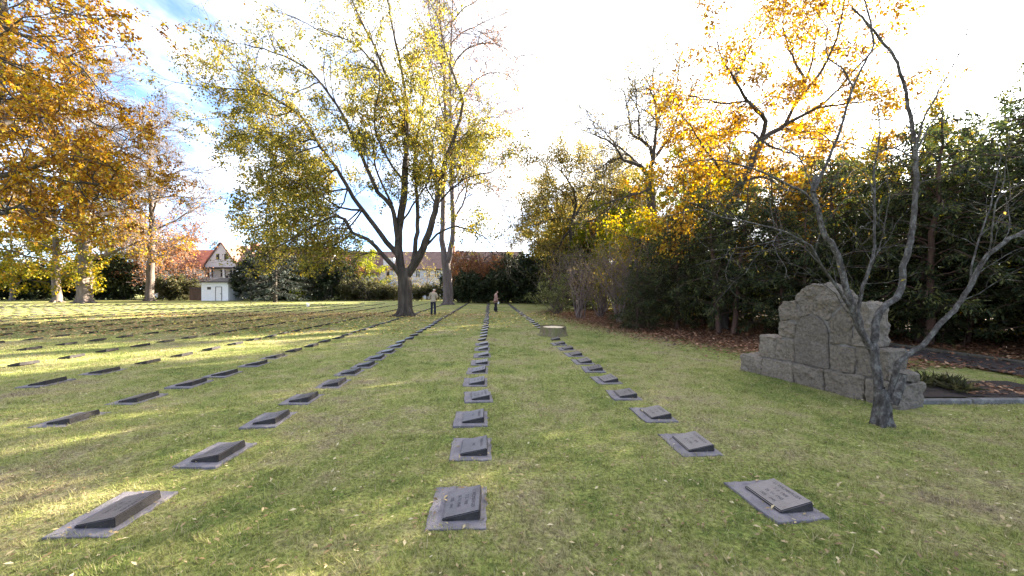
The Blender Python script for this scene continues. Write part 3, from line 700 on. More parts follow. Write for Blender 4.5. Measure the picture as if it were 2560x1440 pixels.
# ------------------------------------------------------------------ tree stump
def stump():
    M['cut_wood'] = simple('cut_wood', [(0.3,(0.50,0.38,0.24)),(0.7,(0.74,0.62,0.44))], 9, .3, .9)
    M['stump_bark'] = simple('stump_bark', [(0.3,(0.05,0.038,0.025)),(0.46,(0.17,0.13,0.085)),(0.58,(0.12,0.125,0.04)),(0.7,(0.33,0.26,0.17)),(0.8,(0.11,0.08,0.05))], 9, .9, .9, 20, (1,1,.4))
    T = empty('tree_stump', (1.5, 13.55, 0), 0, 'sawn tree stump with a pale flat top and spreading roots', 'stump'); T.rotation_euler.x = R(3.5); T.location.z = -.02
    n, rings = 48, [(.0, 1.55), (.04, 1.28), (.10, 1.12), (.20, 1.02), (.34, .98), (.38, .96)]
    bm = bmesh.new(); R_ = []
    for z, k in rings:
        row = []
        for i in range(n):
            t = i / n * 2 * math.pi
            root = max(0, math.cos(t * 4 + .6)) ** 2 * .5 + max(0, math.cos(t * 3 + 2.6)) ** 3 * .6
            rad = .46 * (1 + (k - 1) * (.22 + root * 1.2)) + .022 * math.sin(t * 11 + z * 3) * mnoise.noise((math.cos(t) * 4, math.sin(t) * 4, z)) + .03 * mnoise.noise((math.cos(t) * 2.5, math.sin(t) * 2.5, z * 2)) + .012 * math.sin(t * 17)
            row.append(bm.verts.new((rad * math.cos(t), rad * math.sin(t) * .95, z - .02)))
        R_.append(row)
    for a, b in zip(R_, R_[1:]):
        for i in range(n): bm.faces.new((a[i], a[(i+1) % n], b[(i+1) % n], b[i]))
    bm_obj('bark', bm, M['stump_bark'], T, True)
    bm = bmesh.new(); rim = []
    for i in range(n):
        c = R_ and i / n * 2 * math.pi
        rad = .46 * .975 + .03 * mnoise.noise((math.cos(c) * 2.5, math.sin(c) * 2.5, .76)) + .012 * math.sin(c * 17)
        rim.append(bm.verts.new((rad * math.cos(c), rad * math.sin(c) * .95, .298)))
    mid = [bm.verts.new((v.co.x * .8, v.co.y * .8, .312)) for v in rim]; inn = [bm.verts.new((v.co.x * .3, v.co.y * .3, .294)) for v in rim]
    c = bm.verts.new((.02, 0, .262))
    for i in range(n):
        k = (i + 1) % n
        bm.faces.new((rim[i], rim[k], mid[k], mid[i])); bm.faces.new((mid[i], mid[k], inn[k], inn[i])); bm.faces.new((inn[i], inn[k], c))
    bm_obj('cut_face', bm, M['cut_wood'], T)
stump()

# ------------------------------------------------------------------ people
def skinned(name, verts, edges, rad, mat, parent, sub=2, root=0):
    me = bpy.data.meshes.new(name); me.from_pydata(verts, edges, []); ob = bpy.data.objects.new(name, me); COL.objects.link(ob)
    md = ob.modifiers.new('s', 'SKIN'); md.use_smooth_shade = True
    sv = me.skin_vertices[0].data
    for i, r in enumerate(rad): sv[i].radius = (r, r) if isinstance(r, (int, float)) else r; sv[i].use_root = (i == root)
    ss = ob.modifiers.new('u', 'SUBSURF'); ss.levels = sub; ss.render_levels = sub
    dg = bpy.context.evaluated_depsgraph_get(); m2 = bpy.data.meshes.new_from_object(ob.evaluated_get(dg))
    COL.objects.unlink(ob); bpy.data.objects.remove(ob); bpy.data.meshes.remove(me)
    m2.name = name; m2.polygons.foreach_set('use_smooth', np.ones(len(m2.polygons), bool))
    m2.materials.clear(); return link(name, m2, mat, parent)
class Skel:
    def __init__(s): s.v, s.e, s.r = [], [], []
    def add(s, p, r, parent=None):
        s.v.append(p); s.r.append(r); i = len(s.v) - 1
        if parent is not None: s.e.append((parent, i))
        return i
    def chain(s, pts, parent):
        for p, r in pts: parent = s.add(p, r, parent)
        return parent
def hand(sk, wrist, i, d, side, bend):
    """palm, five fingers of unequal length; d = pointing direction, side = thumb side"""
    d, side = Vector(d).normalized(), Vector(side).normalized(); b = Vector(bend).normalized(); w = Vector(wrist)
    palm = sk.add(tuple(w + d * .055), (.026, .02), i)
    for k, (off, ln) in enumerate(((.030, .070), (.010, .078), (-.010, .073), (-.029, .058))):
        a = w + d * .10 + side * off; m = a + d * ln * .5 + b * .012; e = m + d * ln * .25 + b * ln * .4
        sk.chain([(tuple(a), .0095), (tuple(m), .0085), (tuple(e), .007)], palm)
    a = w + d * .04 + side * .04; sk.chain([(tuple(a), .012), (tuple(a + side * .02 + d * .035), .0095), (tuple(a + side * .018 + d * .06 + b * .012), .008)], palm)
def person(loc, rz, label, P):
    T = empty('person', loc, rz, label, 'person'); T.scale = (P['h'] / 1.75,) * 3
    sk = Skel(); lean = P.get('lean', 0)
    pel = sk.add((0, 0, .95), (.15, .11))
    ch = sk.chain([((0, .0, 1.10), (.14, .105)), ((0, .02 + lean * .5, 1.30), (.165, .115)), ((0, .0 + lean, 1.44), (.12, .085))], pel)
    nk = sk.chain([((0, .02 + lean * 1.3, 1.53), .055)], ch)
    hd = Vector(P.get('head', (0, .03, 0))); hx = hd.x
    b0 = Vector((hx * .5, .04 + lean * 1.5, 1.60)) + Vector((0, hd.y, 0))
    h1 = sk.chain([(tuple(b0), (.066, .078)), (tuple(b0 + Vector((hx, hd.y * .3, .06))), (.074, .092)), (tuple(b0 + Vector((hx, hd.y * .2, .115))), (.058, .072))], nk)
    fc = Vector(P.get('face', (0, 1, 0))).normalized(); hc = b0 + Vector((hx, hd.y * .3, .045))
    sk.chain([(tuple(hc + fc * .098 - Vector((0, 0, .012))), .013)], h1 - 1)
    for s in (-1, 1):
        A = P['arm'][(s + 1) // 2]
        sh = sk.add((s * .18, lean, 1.42), .062, ch); el = sk.add(A[0], .046, sh); wr = sk.add(A[1], .03, el)
        d = Vector(A[1]) - Vector(A[0]); hand(sk, A[1], wr, A[2] if len(A) > 2 else d, (-s * .8, .3, .3), (0, .3, -1))
        L_ = P['leg'][(s + 1) // 2]
        sk.chain([((s * .09, 0, .88), .085), (L_[0], .058), (L_[1], .04), ((L_[1][0], L_[1][1] + .10, .05), .034), ((L_[1][0], L_[1][1] + .16, .04), .026)], pel)
    skinned('body', sk.v, sk.e, sk.r, P['skin'], T, 1)
    # trousers
    t = Skel(); p = t.add((0, 0, .97), (.165, .125))
    for s in (-1, 1):
        L_ = P['leg'][(s + 1) // 2]; fl = P.get('flare', 1.0)
        t.chain([((s * .092, 0, .84), (.098, .10)), ((L_[0][0], L_[0][1], L_[0][2]), .078), ((L_[1][0], L_[1][1], .26), .070 * fl), ((L_[1][0], L_[1][1] + .005, .06), .072 * fl)], p)
    skinned('trousers', t.v, t.e, t.r, P['trousers'], T, 1)
    # coat
    t = Skel(); p = t.add((0, .0, 1.05), (.185, .145))
    low = t.chain([((0, 0, .90), P['hem']), ((0, -.005, P['coat_end']), P['hem'])], p)
    c2 = t.chain([((0, .02 + lean * .5, 1.27), (.195, .145)), ((0, lean, 1.42), (.15, .10)), ((0, .01 + lean * 1.25, 1.505), (.072, .07))], p)
    for s in (-1, 1):
        A = P['arm'][(s + 1) // 2]; e, w = Vector(A[0]), Vector(A[1]); w2 = e + (w - e) * .93
        t.chain([((s * .185, lean, 1.41), .078), (A[0], .066), (tuple(w2), .052)], c2 - 1)
    skinned('coat', t.v, t.e, t.r, P['coat'], T, 1)
    # shoes
    for s in (-1, 1):
        a = P['leg'][(s + 1) // 2][1]; t = Skel(); q = t.add((a[0], a[1] - .03, .045), (.045, .045))
        t.chain([((a[0], a[1] + .07, .042), (.047, .042)), ((a[0], a[1] + .17, .034), (.04, .03))], q); skinned('shoe', t.v, t.e, t.r, P['shoe'], T, 1)
    # hair: a cap over skull and nape
    t = Skel(); top = b0 + Vector((hx, hd.y * .25, .10)) - fc * .022
    q = t.add(tuple(top), (.082, .088)); t.chain([(tuple(b0 + Vector((hx * .8, hd.y * .2, .03)) - fc * .05), (.066, .06)), (tuple(b0 + Vector((hx * .5, 0, -.03 - P.get('hair_len', 0))) - fc * .06), (.048, .04))], q)
    skinned('hair', t.v, t.e, t.r, P['hair'], T, 1)
    if P.get('eyes', True):
        sdv = fc.cross(Vector((0, 0, 1)))
        bm = bmesh.new()
        for s in (-1, 1): bmesh.ops.create_icosphere(bm, subdivisions=1, radius=.011, matrix=Matrix.Translation(hc + fc * .082 + sdv * .03 * s + Vector((0, 0, .02))))
        bm_obj('eyes', bm, M['glass_dark'], T)
        bm = bmesh.new(); bmesh.ops.create_icosphere(bm, subdivisions=1, radius=.02, matrix=Matrix.Translation(hc + fc * .08 - Vector((0, 0, .05))) @ Matrix.Diagonal((1, 1, .3, 1)))
        bm_obj('mouth', bm, P['lip'], T)
    if P.get('collar'):
        t = Skel(); q = t.add((-.06, lean * 1.2 + .0, 1.50), .05); t.chain([((0, lean * 1.2 - .04, 1.51), .055), ((.06, lean * 1.2, 1.50), .05), ((0, lean * 1.2 + .06, 1.485), .045)], q); skinned('scarf', t.v, t.e, t.r, P['collar'], T, 1)
    return T
def fabric(name, c): return simple(name, [(0.3, tuple(x * .75 for x in c)), (0.7, c)], 14, .3, .95, 60)
SK = simple('skin', [(0.3,(0.42,0.26,0.19)),(0.7,(0.52,0.33,0.25))], 8, 0, .55)
LIP = simple('lip', [(0.3,(0.36,0.15,0.13)),(0.7,(0.40,0.18,0.15))], 8, 0, .5)
x, y, _ = at(1083, 788, 24.4)
person((x, y, 0), R(-6), 'person in a beige jacket and dark jeans standing with back turned near the big tree', dict(
    h=1.76, skin=SK, lip=LIP, lean=.03, head=(.025, .05, 0), face=(.75, .66, -.25), hem=(.20, .15), coat_end=.80, flare=1.12,
    arm=[((-.27, .03, 1.16), (-.14, .25, 1.08)), ((.28, .04, 1.16), (.12, .27, 1.10), (-.8, .5, .1))],
    leg=[((-.10, .01, .50), (-.105, -.01, .09)), ((.105, .03, .50), (.115, .02, .09))],
    trousers=fabric('denim_dark', (0.022,0.024,0.045)), coat=fabric('cloth_beige', (0.44,0.36,0.26)), shoe=fabric('shoe_dark', (0.03,0.026,0.026)), hair=fabric('hair_white', (0.62,0.60,0.57))))
x, y, _ = at(1239, 780, 27.9)
W_ = person((x, y, 0), R(-68), 'person with dark hair in a flared dusty pink coat holding a small white paper', dict(
    h=1.58, skin=SK, lip=LIP, lean=.02, head=(0, .04, 0), face=(0, .95, -.25), hem=(.235, .20), coat_end=.70, flare=1.75, hair_len=.02,
    arm=[((-.25, .03, 1.15), (-.14, .24, 1.12), (.6, .8, .1)), ((.27, .02, 1.13), (.27, .10, .90))],
    leg=[((-.09, .01, .50), (-.09, -.02, .09)), ((.09, .02, .50), (.09, .03, .09))],
    trousers=fabric('trousers_black', (0.018,0.018,0.026)), coat=fabric('cloth_pink', (0.36,0.21,0.18)), shoe=fabric('shoe_black', (0.02,0.02,0.02)), hair=fabric('hair_dark', (0.035,0.024,0.02)),
    collar=fabric('scarf_grey', (0.42,0.37,0.36))))
# the folded paper in the hand hanging at the side
bm = bmesh.new(); add_box(bm, -.055, -.004, -.16, .055, .004, 0)
o = bm_obj('folded_paper', bm, M['white_paint'])
k = 1.58 / 1.75; loc = Matrix.Rotation(R(-68), 4, 'Z') @ Vector((.275 * k, .15 * k, .86 * k)); o.location = Vector((x, y, 0)) + loc; o.rotation_euler = (0, 0, R(-10))
tag(o, 'small folded white paper held in the hand of the woman in pink', 'paper')
# ------------------------------------------------------------------ trees
def pxl(lst, Y, dy=None):
    """photo pixels at depth Y (+ optional running depth offsets) to points"""
    n = len(lst); out = []
    for i, q in enumerate(lst):
        yy = Y + (dy * i / (n - 1) if dy and n > 1 else 0) + (q[2] if len(q) > 2 else 0)
        out.append(at(q[0], q[1], yy))
    return out

def flare(p, base, r, h=1.2, roots=6, sides=14, seed=1, k=1.9):
    """root flare under a trunk: one tube ring set with buttresses handled as short limbs"""
    for i in range(roots):
        a = i / roots * 6.283 + p.r.uniform(-.3, .3); d = Vector((math.cos(a), math.sin(a), 0)); b = Vector(base)
        p.limb([b + d * r * .35 + Vector((0, 0, h)), b + d * r * .62 + Vector((0, 0, h * .45)), b + d * r * 1.05 + Vector((0, 0, .12)), b + d * r * k + Vector((0, 0, -.08))], r * .42, r * .22, 7, 0, .25)

def big_tree():
    p = Plant(3); Y = 23.6
    base = at(1013, 790, Y); base = (base[0], base[1], 0)
    p.limb([(base[0], base[1], -.1), (base[0]-.0, base[1], .5), at(1013, 735, Y), at(1012, 700, Y), at(1008, 672, Y)], .47, .41, 16, 0, .3)
    flare(p, base, .46, 1.2, 8, k=2.1)
    L0 = [
     # guides: pixels, depth run, radius, end radius, crown start, kind
     ([(1006,690),(1000,655),(997,599),(1000,555),(1009,505),(1011,458),(1015,400)], .5, .33, .20, .5),
     ([(1013,420),(1015,375),(1004,285),(974,217),(940,124),(899,45),(868,-30),(850,-90)], 1.5, .17, .03, .0),
     ([(1015,400),(1018,285),(1004,180),(989,105),(966,-10),(955,-90)], -2, .17, .03, .0),
     ([(1002,690),(988,672),(960,639),(919,599),(882,583),(862,548),(835,540),(795,560),(740,590),(690,620)], -3.0, .21, .03, .35),
     ([(998,640),(966,605),(935,561),(907,527),(872,474),(841,420),(810,380),(794,356),(760,300),(726,270),(670,232),(632,187),(617,142)], 3.0, .22, .03, .25),
     ([(728,272),(670,240),(610,226),(550,221),(480,212),(428,203)], -1.5, .07, .015, .1),
     ([(994,600),(979,517),(945,480),(906,394),(880,337),(842,262),(794,199),(745,157),(681,131),(610,110)], -3.5, .20, .025, .25),
     ([(982,240),(962,199),(925,146),(880,105),(812,82),(737,45),(690,30)], 2.5, .10, .02, .1),
     ([(1016,690),(1029,670),(1050,636),(1072,583),(1091,511),(1104,442),(1114,396),(1131,356),(1150,300),(1157,255),(1146,215),(1130,175),(1112,120),(1100,60)], -2.0, .34, .03, .3),
     ([(1030,668),(1041,599),(1044,542),(1041,474),(1036,400),(1050,300),(1066,220),(1080,130),(1090,40)], 3.0, .20, .025, .3),
     ([(1052,632),(1091,586),(1138,567),(1175,575),(1215,597),(1250,640)], -2.5, .11, .015, .3),
     ([(1112,412),(1150,349),(1180,319),(1214,289),(1240,262)], 2.0, .09, .015, .15),
     ([(1090,515),(1130,470),(1180,440),(1230,430),(1265,400)], -2.5, .08, .015, .2),
     ([(1000,560),(1040,500),(1075,440),(1085,350),(1100,250)], -3.0, .09, .015, .3),
     ([(905,525),(850,520),(790,480),(730,450),(680,420),(630,385)], -2.5, .09, .015, .15),
     ([(870,472),(820,480),(760,500),(700,520),(650,540)], 2.0, .07, .015, .15),
     ([(882,583),(840,610),(790,630),(740,650),(690,690)], 1.5, .07, .015, .1),
     ([(845,425),(790,430),(740,400),(690,370),(640,330)], 3.0, .07, .015, .1),
     ([(960,640),(930,630),(880,650),(850,700)], -2.0, .05, .012, .2),
     ([(760,300),(720,330),(690,350),(650,300)], -2.0, .05, .012, .2),
     ([(800,205),(740,230),(690,260)], 1.5, .05, .012, .2),
     ([(900,525),(860,560),(810,560),(760,580),(700,640),(660,680)], -3.5, .07, .015, .1),
     ([(860,545),(850,590),(820,640),(800,690)], 1.0, .05, .012, .1),
     ([(840,420),(800,450),(740,450),(680,470),(630,500)], 3.5, .07, .015, .1),
     ([(800,365),(750,380),(700,410),(650,440),(620,470)], -3.0, .06, .015, .1),
     ([(905,525),(880,560),(840,600),(780,620),(720,640),(670,640)], 3.0, .07, .015, .1),
     ([(870,470),(850,520),(800,540),(740,520),(690,560),(640,590)], -2.0, .07, .015, .1),
     ([(790,350),(740,350),(690,330),(650,350),(615,385)], 1.5, .06, .015, .1),
     ([(730,275),(690,290),(620,270),(560,290),(500,300)], 2.0, .05, .012, .1),
     ([(640,200),(590,170),(560,140),(530,90),(525,60)], -1.0, .05, .012, .1),
     ([(1090,510),(1060,450),(1080,380),(1060,320)], 4.0, .08, .015, .1),
     ([(1115,400),(1140,420),(1190,390),(1230,350)], 3.5, .06, .012, .1),
     ([(980,510),(940,420),(930,330),(905,250),(870,190)], 4.0, .10, .015, .2),
     ([(1010,455),(960,380),(935,300),(950,200),(930,100),(900,20)], -4.0, .10, .015, .2),
    ]
    X0 = at(1010, 0, Y)[0]
    def fn(q):
        px = 1280 + q[0] / q[1] * F; py = HY - (q[2] - CAMZ) / q[1] * F
        t = 1.0
        if py < 330: t *= max(.3, 1 - (330 - py) / 400)
        if px > 1080: t *= max(.22, 1 - (px - 1080) / 160) if py < 300 else .8
        if py > 600 and px > 960: t *= .1
        if 900 < px < 1120 and py > 560: t *= .35
        if py > 640: t *= .4
        if px < 760 and py > 590: t *= .6
        if py > 690 or (px > 1150 and py > 640): t = 0
        return t
    lv = [dict(d=1.9, a=(35,70), l=(1.3,3.4), tap=.55, up=.12, n=5, w=.16, tr=-.02, r=.035, s=4, t0=.15),
          dict(d=2.7, a=(30,65), l=(.55,1.4), tap=.5, up=.02, n=4, w=.22, tr=-.05, r=.016, s=3, t0=.2, leaf=4, fn=fn),
          dict(d=3.0, a=(30,70), l=(.25,.7), tap=.4, up=-.05, n=3, w=.25, tr=-.08, r=.010, r1=.006, s=3, leaf=7, fn=fn)]
    for g, dy, r0, r1, t0 in L0:
        pts, rad = p.limb(pxl(g, Y, dy), r0 * .83, r1, 10 if r0 > .15 else 6, .02, .45, .8)
        p.spawn(pts, rad, 0, lv, t0)
    print('big', len(p.leaf), sum(len(v) for v in p.tubes.values()))
    plant('yellowing_tree', p, M['bark_maple'], M['leaf_yellowgreen'], (0,0,0), 'big spreading tree with yellow green leaves rising from the middle of the lawn', 'tree',
          lk=dict(size=(.09,.17), asp=.74, droop=.35, follow=.2, per=2, spread=.13, shape='leaf', seed=3, flat=.5))
big_tree()

def auto_tree(seed, H, spread, trunk_r, fork=.25, nl=8, lean=(0,0), levels=None, sides=10, up=.55, burl=0, top=1.0):
    """a free-standing tree: trunk, ascending limbs with sub limbs"""
    p = Plant(seed); r = p.r
    tp = [(0,0,-.1), (lean[0]*.1, lean[1]*.1, H*.1), (lean[0]*.4 + r.gauss(0,.1), lean[1]*.4, H*.35), (lean[0]*.8, lean[1]*.8 + r.gauss(0,.2), H*.7), (lean[0], lean[1], H*top)]
    tr, rr = p.limb(tp, trunk_r, trunk_r * .08, sides, .04, .8, .9)
    flare(p, (0,0,0), trunk_r * .95, trunk_r * 1.6, 6, k=1.7)
    n = len(tr)
    for i in range(nl):
        t = fork + (0.92 - fork) * i / nl + r.uniform(-.02, .02); a = i * 2.4 + r.uniform(-.5, .5)
        o = Vector(tr[int(t * (n - 1))]); q = rr[int(t * (n - 1))]
        ln = spread * (1.15 - .75 * (t - fork) / (1 - fork)) * r.uniform(.75, 1.15)
        d = Vector((math.cos(a), math.sin(a), 0)); hz = ln * up * r.uniform(.6, 1.3)
        pts = [o, o + d * ln * .35 + Vector((0, 0, hz * .35)), o + d * ln * .7 + Vector((r.gauss(0,.3), r.gauss(0,.3), hz * .75)), o + d * ln + Vector((r.gauss(0,.4), r.gauss(0,.4), hz * r.uniform(.7, 1.1)))]
        L_, R_ = p.limb(pts, q * .55, .02, 6, .06, .7, .8)
        p.spawn(L_, R_, 0, levels, .2)
    p.spawn(tr, rr, 0, levels, max(fork, .55))
    return p

def left_trees():
    bare = lambda k, fn=None: [dict(d=1.7, a=(35,65), l=(2,4.8), tap=.5, up=.15, n=5, w=.14, r=.08, s=4, t0=.15),
              dict(d=2.1, a=(30,60), l=(1.0,2.6), tap=.4, up=.05, n=4, w=.2, r=.06, s=3, t0=.2),
              dict(d=3.4, a=(25,60), l=(.6,1.8), tap=.4, up=0, n=3, w=.22, r=.042, r1=.026, s=3, leaf=k, fn=fn)]
    # old burred tree
    def low(q): return max(0.0, 1 - max(0, q[2] - 9) / 9) * .5 * (q[2] > 5)
    p = auto_tree(21, 31, 9.5, .78, .2, 15, (.3, 0), bare(7, low), 14)
    x, y, _ = at(211, 758, 47)
    for k in range(9):
        a = p.r.uniform(0, 6.28); z = p.r.uniform(.3, 6.5); c = Vector((math.cos(a) * .7, math.sin(a) * .7, z))
        p.limb([c * 1.0 - Vector((c.x, c.y, 0)) * .4 + Vector((0,0,.5)), c, c - Vector((0,0,.5)) - Vector((c.x, c.y, 0)) * .35], .16, .2, 7, .03, .25)
    plant('bare_old_tree', p, M['bark_pale'], M['leaf_oak'], (x, y, 0), 'tall nearly bare tree with a thick knobbly burred trunk at the lawn edge', 'tree', 'tall old trees at the lawn edge',
          lk=dict(size=(.2,.34), asp=.7, droop=.3, follow=.2, per=1, spread=.25, seed=4))
    # leafy one beside it
    lf = [dict(d=1.0, a=(40,75), l=(2,4.2), tap=.5, up=.0, n=5, w=.16, tr=-.03, r=.05, s=4, t0=.1),
          dict(d=1.8, a=(30,60), l=(1.0,2.2), tap=.4, up=0, n=4, w=.2, tr=-.05, r=.02, s=3, t0=.2, leaf=5),
          dict(d=1.8, a=(25,60), l=(.5,1.2), tap=.4, up=0, n=3, w=.22, tr=-.05, r=.01, s=3, leaf=12)]
    p = auto_tree(22, 18, 7.0, .50, .24, 15, (-.3, 0), lf, 12, .3)
    x, y, _ = at(141, 756, 49.5)
    plant('lime_tree', p, M['bark_pale'], M['leaf_lime'], (x, y, 0), 'low crowned tree with yellow lime leaves beside the burred trunk', 'tree', 'tall old trees at the lawn edge',
          lk=dict(size=(.2,.36), asp=.8, droop=.4, follow=.2, per=1, spread=.2, seed=5))
    # third, with brown leaves below and bare top
    def low2(q): return max(0.0, 1 - max(0, q[2] - 8) / 7) * .75
    p = auto_tree(23, 28, 8.5, .58, .22, 14, (.4, 0), bare(6, low2), 12)
    x, y, _ = at(374, 751, 56)
    plant('bare_old_tree', p, M['bark_pale'], M['leaf_rust'], (x, y, 0), 'slender bare topped tree with a straight pale trunk and rusty lower leaves', 'tree', 'tall old trees at the lawn edge',
          lk=dict(size=(.2,.34), asp=.7, droop=.4, follow=.2, per=1, spread=.25, seed=6))
    p = auto_tree(24, 13, 4.2, .3, .12, 12, (0, 0), bare(3), 8)
    x, y, _ = at(400, 750, 66)
    plant('rusty_tree', p, M['bark_purple'], M['leaf_rust'], (x, y, 0), 'reddish brown half bare tree in front of the red roofed house', 'tree',
          lk=dict(size=(.2,.34), asp=.7, droop=.4, follow=.2, per=1, spread=.25, seed=7))
    p = auto_tree(25, 11, 5.5, .25, .12, 10, (0, 0), lf, 8, .4)
    x, y, _ = at(300, 750, 66)
    plant('lime_tree', p, M['bark_purple'], M['leaf_lime'], (x, y, 0), 'smaller yellow green tree behind the dark hedge between two pale trunks', 'tree',
          lk=dict(size=(.2,.34), asp=.8, droop=.4, follow=.2, per=1, spread=.2, seed=8))
    x, y, _ = at(30, 750, 58)
    p = auto_tree(26, 14, 7, .3, .12, 10, (0, 0), lf, 8, .4)
    plant('lime_tree', p, M['bark_purple'], M['leaf_lime'], (x, y, 0), 'yellow tree behind the dark hedge under the overhanging oak boughs', 'tree',
          lk=dict(size=(.22,.36), asp=.8, droop=.4, follow=.2, per=1, spread=.2, seed=9))
left_trees()

def oak():
    """trunk just outside the picture; its boughs reach in from the upper corner"""
    p = Plant(31); bx, by = -28.0, 19.0
    tr, rr = p.limb([(bx,by,-.1),(bx+.1,by,2.5),(bx+.6,by-.2,6),(bx+1.4,by,10),(bx+1.8,by,15),(bx+2.0,by,19)], .62, .12, 12, .04, .7)
    flare(p, (bx,by,0), .6, 1.0, 6)
    def k(px, py, Y): return at(px, py, Y)
    G = [
     ([tr[8], k(-60,420,18), k(0,440,17.5), k(93,410,17), k(133,393,17), k(167,417,16.6), k(213,460,16.4), k(273,453,16.2), k(327,403,16)], .20),
     ([tr[10], k(-90,240,18), k(0,197,17.4), k(50,230,17), k(83,267,16.7), k(103,293,16.5), k(150,350,16.2), k(220,390,16)], .20),
     ([tr[14], k(-60,60,18.5), k(40,80,18), k(120,120,17.6), k(200,170,17.2), k(250,230,17)], .17),
     ([tr[16], k(-20,-60,19), k(80,-10,18.8), k(170,30,18.4), k(240,45,18), k(292,38,17.8)], .15),
     ([tr[13], k(-90,160,21), k(20,150,21), k(120,210,21), k(210,290,20.5), k(280,330,20), k(330,350,19.6)], .17),
     ([tr[6], k(-80,520,20), k(20,470,20), k(110,440,20), k(200,480,19.6), k(280,500,19), k(340,470,18.6)], .18),
     ([tr[5], k(-90,600,18), k(-10,540,17), k(60,520,16), k(130,540,15.5), k(190,560,15.2)], .14),
     ([tr[12], k(-100,320,22), k(30,330,23), k(130,350,23), k(230,410,22.5), k(330,430,22), k(385,425,21.5)], .17),
     ([tr[18], k(-60,-120,20), k(40,-120,20), k(140,-60,20), k(190,-20,20)], .14),
     ([tr[15], k(-150,100,15), k(-60,130,14), k(30,60,13.6), k(90,40,13.3)], .15),
     ([tr[9], k(-150,330,15.5), k(-50,330,14.5), k(30,330,14.2), k(90,360,14)], .15),
     ([tr[4], (bx-3,by-2,7), (bx-6,by-4,9)], .2), ([tr[9], (bx-3,by+3,11), (bx-6,by+6,14)], .2), ([tr[12], (bx-2,by+4,14), (bx-4,by+7,18)], .2), ([tr[15], (bx-4,by-1,18), (bx-7,by-2,20)], .2), ([tr[10], (bx+1,by-5,12), (bx+2,by-8,14)], .2),
    ]
    lv = [dict(d=1.4, a=(35,75), l=(1.2,3.2), tap=.4, up=.05, n=5, w=.2, tr=-.02, r=.05, s=4, t0=.1),
          dict(d=1.9, a=(30,65), l=(.6,1.5), tap=.4, up=0, n=4, w=.25, tr=-.03, r=.018, s=3, t0=.2, leaf=4),
          dict(d=2.4, a=(30,70), l=(.25,.7), tap=.4, up=0, n=3, w=.25, tr=-.03, r=.008, s=3, leaf=6)]
    for g, r0 in G:
        pts, rad = p.limb(g, r0, .02, 7, .06, .45, .8); p.spawn(pts, rad, 0, lv, .22)
    print('oak', len(p.leaf))
    plant('oak_tree', p, M['bark_oak'], M['leaf_oak'], (0,0,0), 'golden brown oak whose boughs hang in from the upper corner of the view', 'tree',
          lk=dict(size=(.10,.20), asp=.62, droop=.3, follow=.3, per=2, spread=.07, shape='leaf', seed=10, flat=.6))
oak()

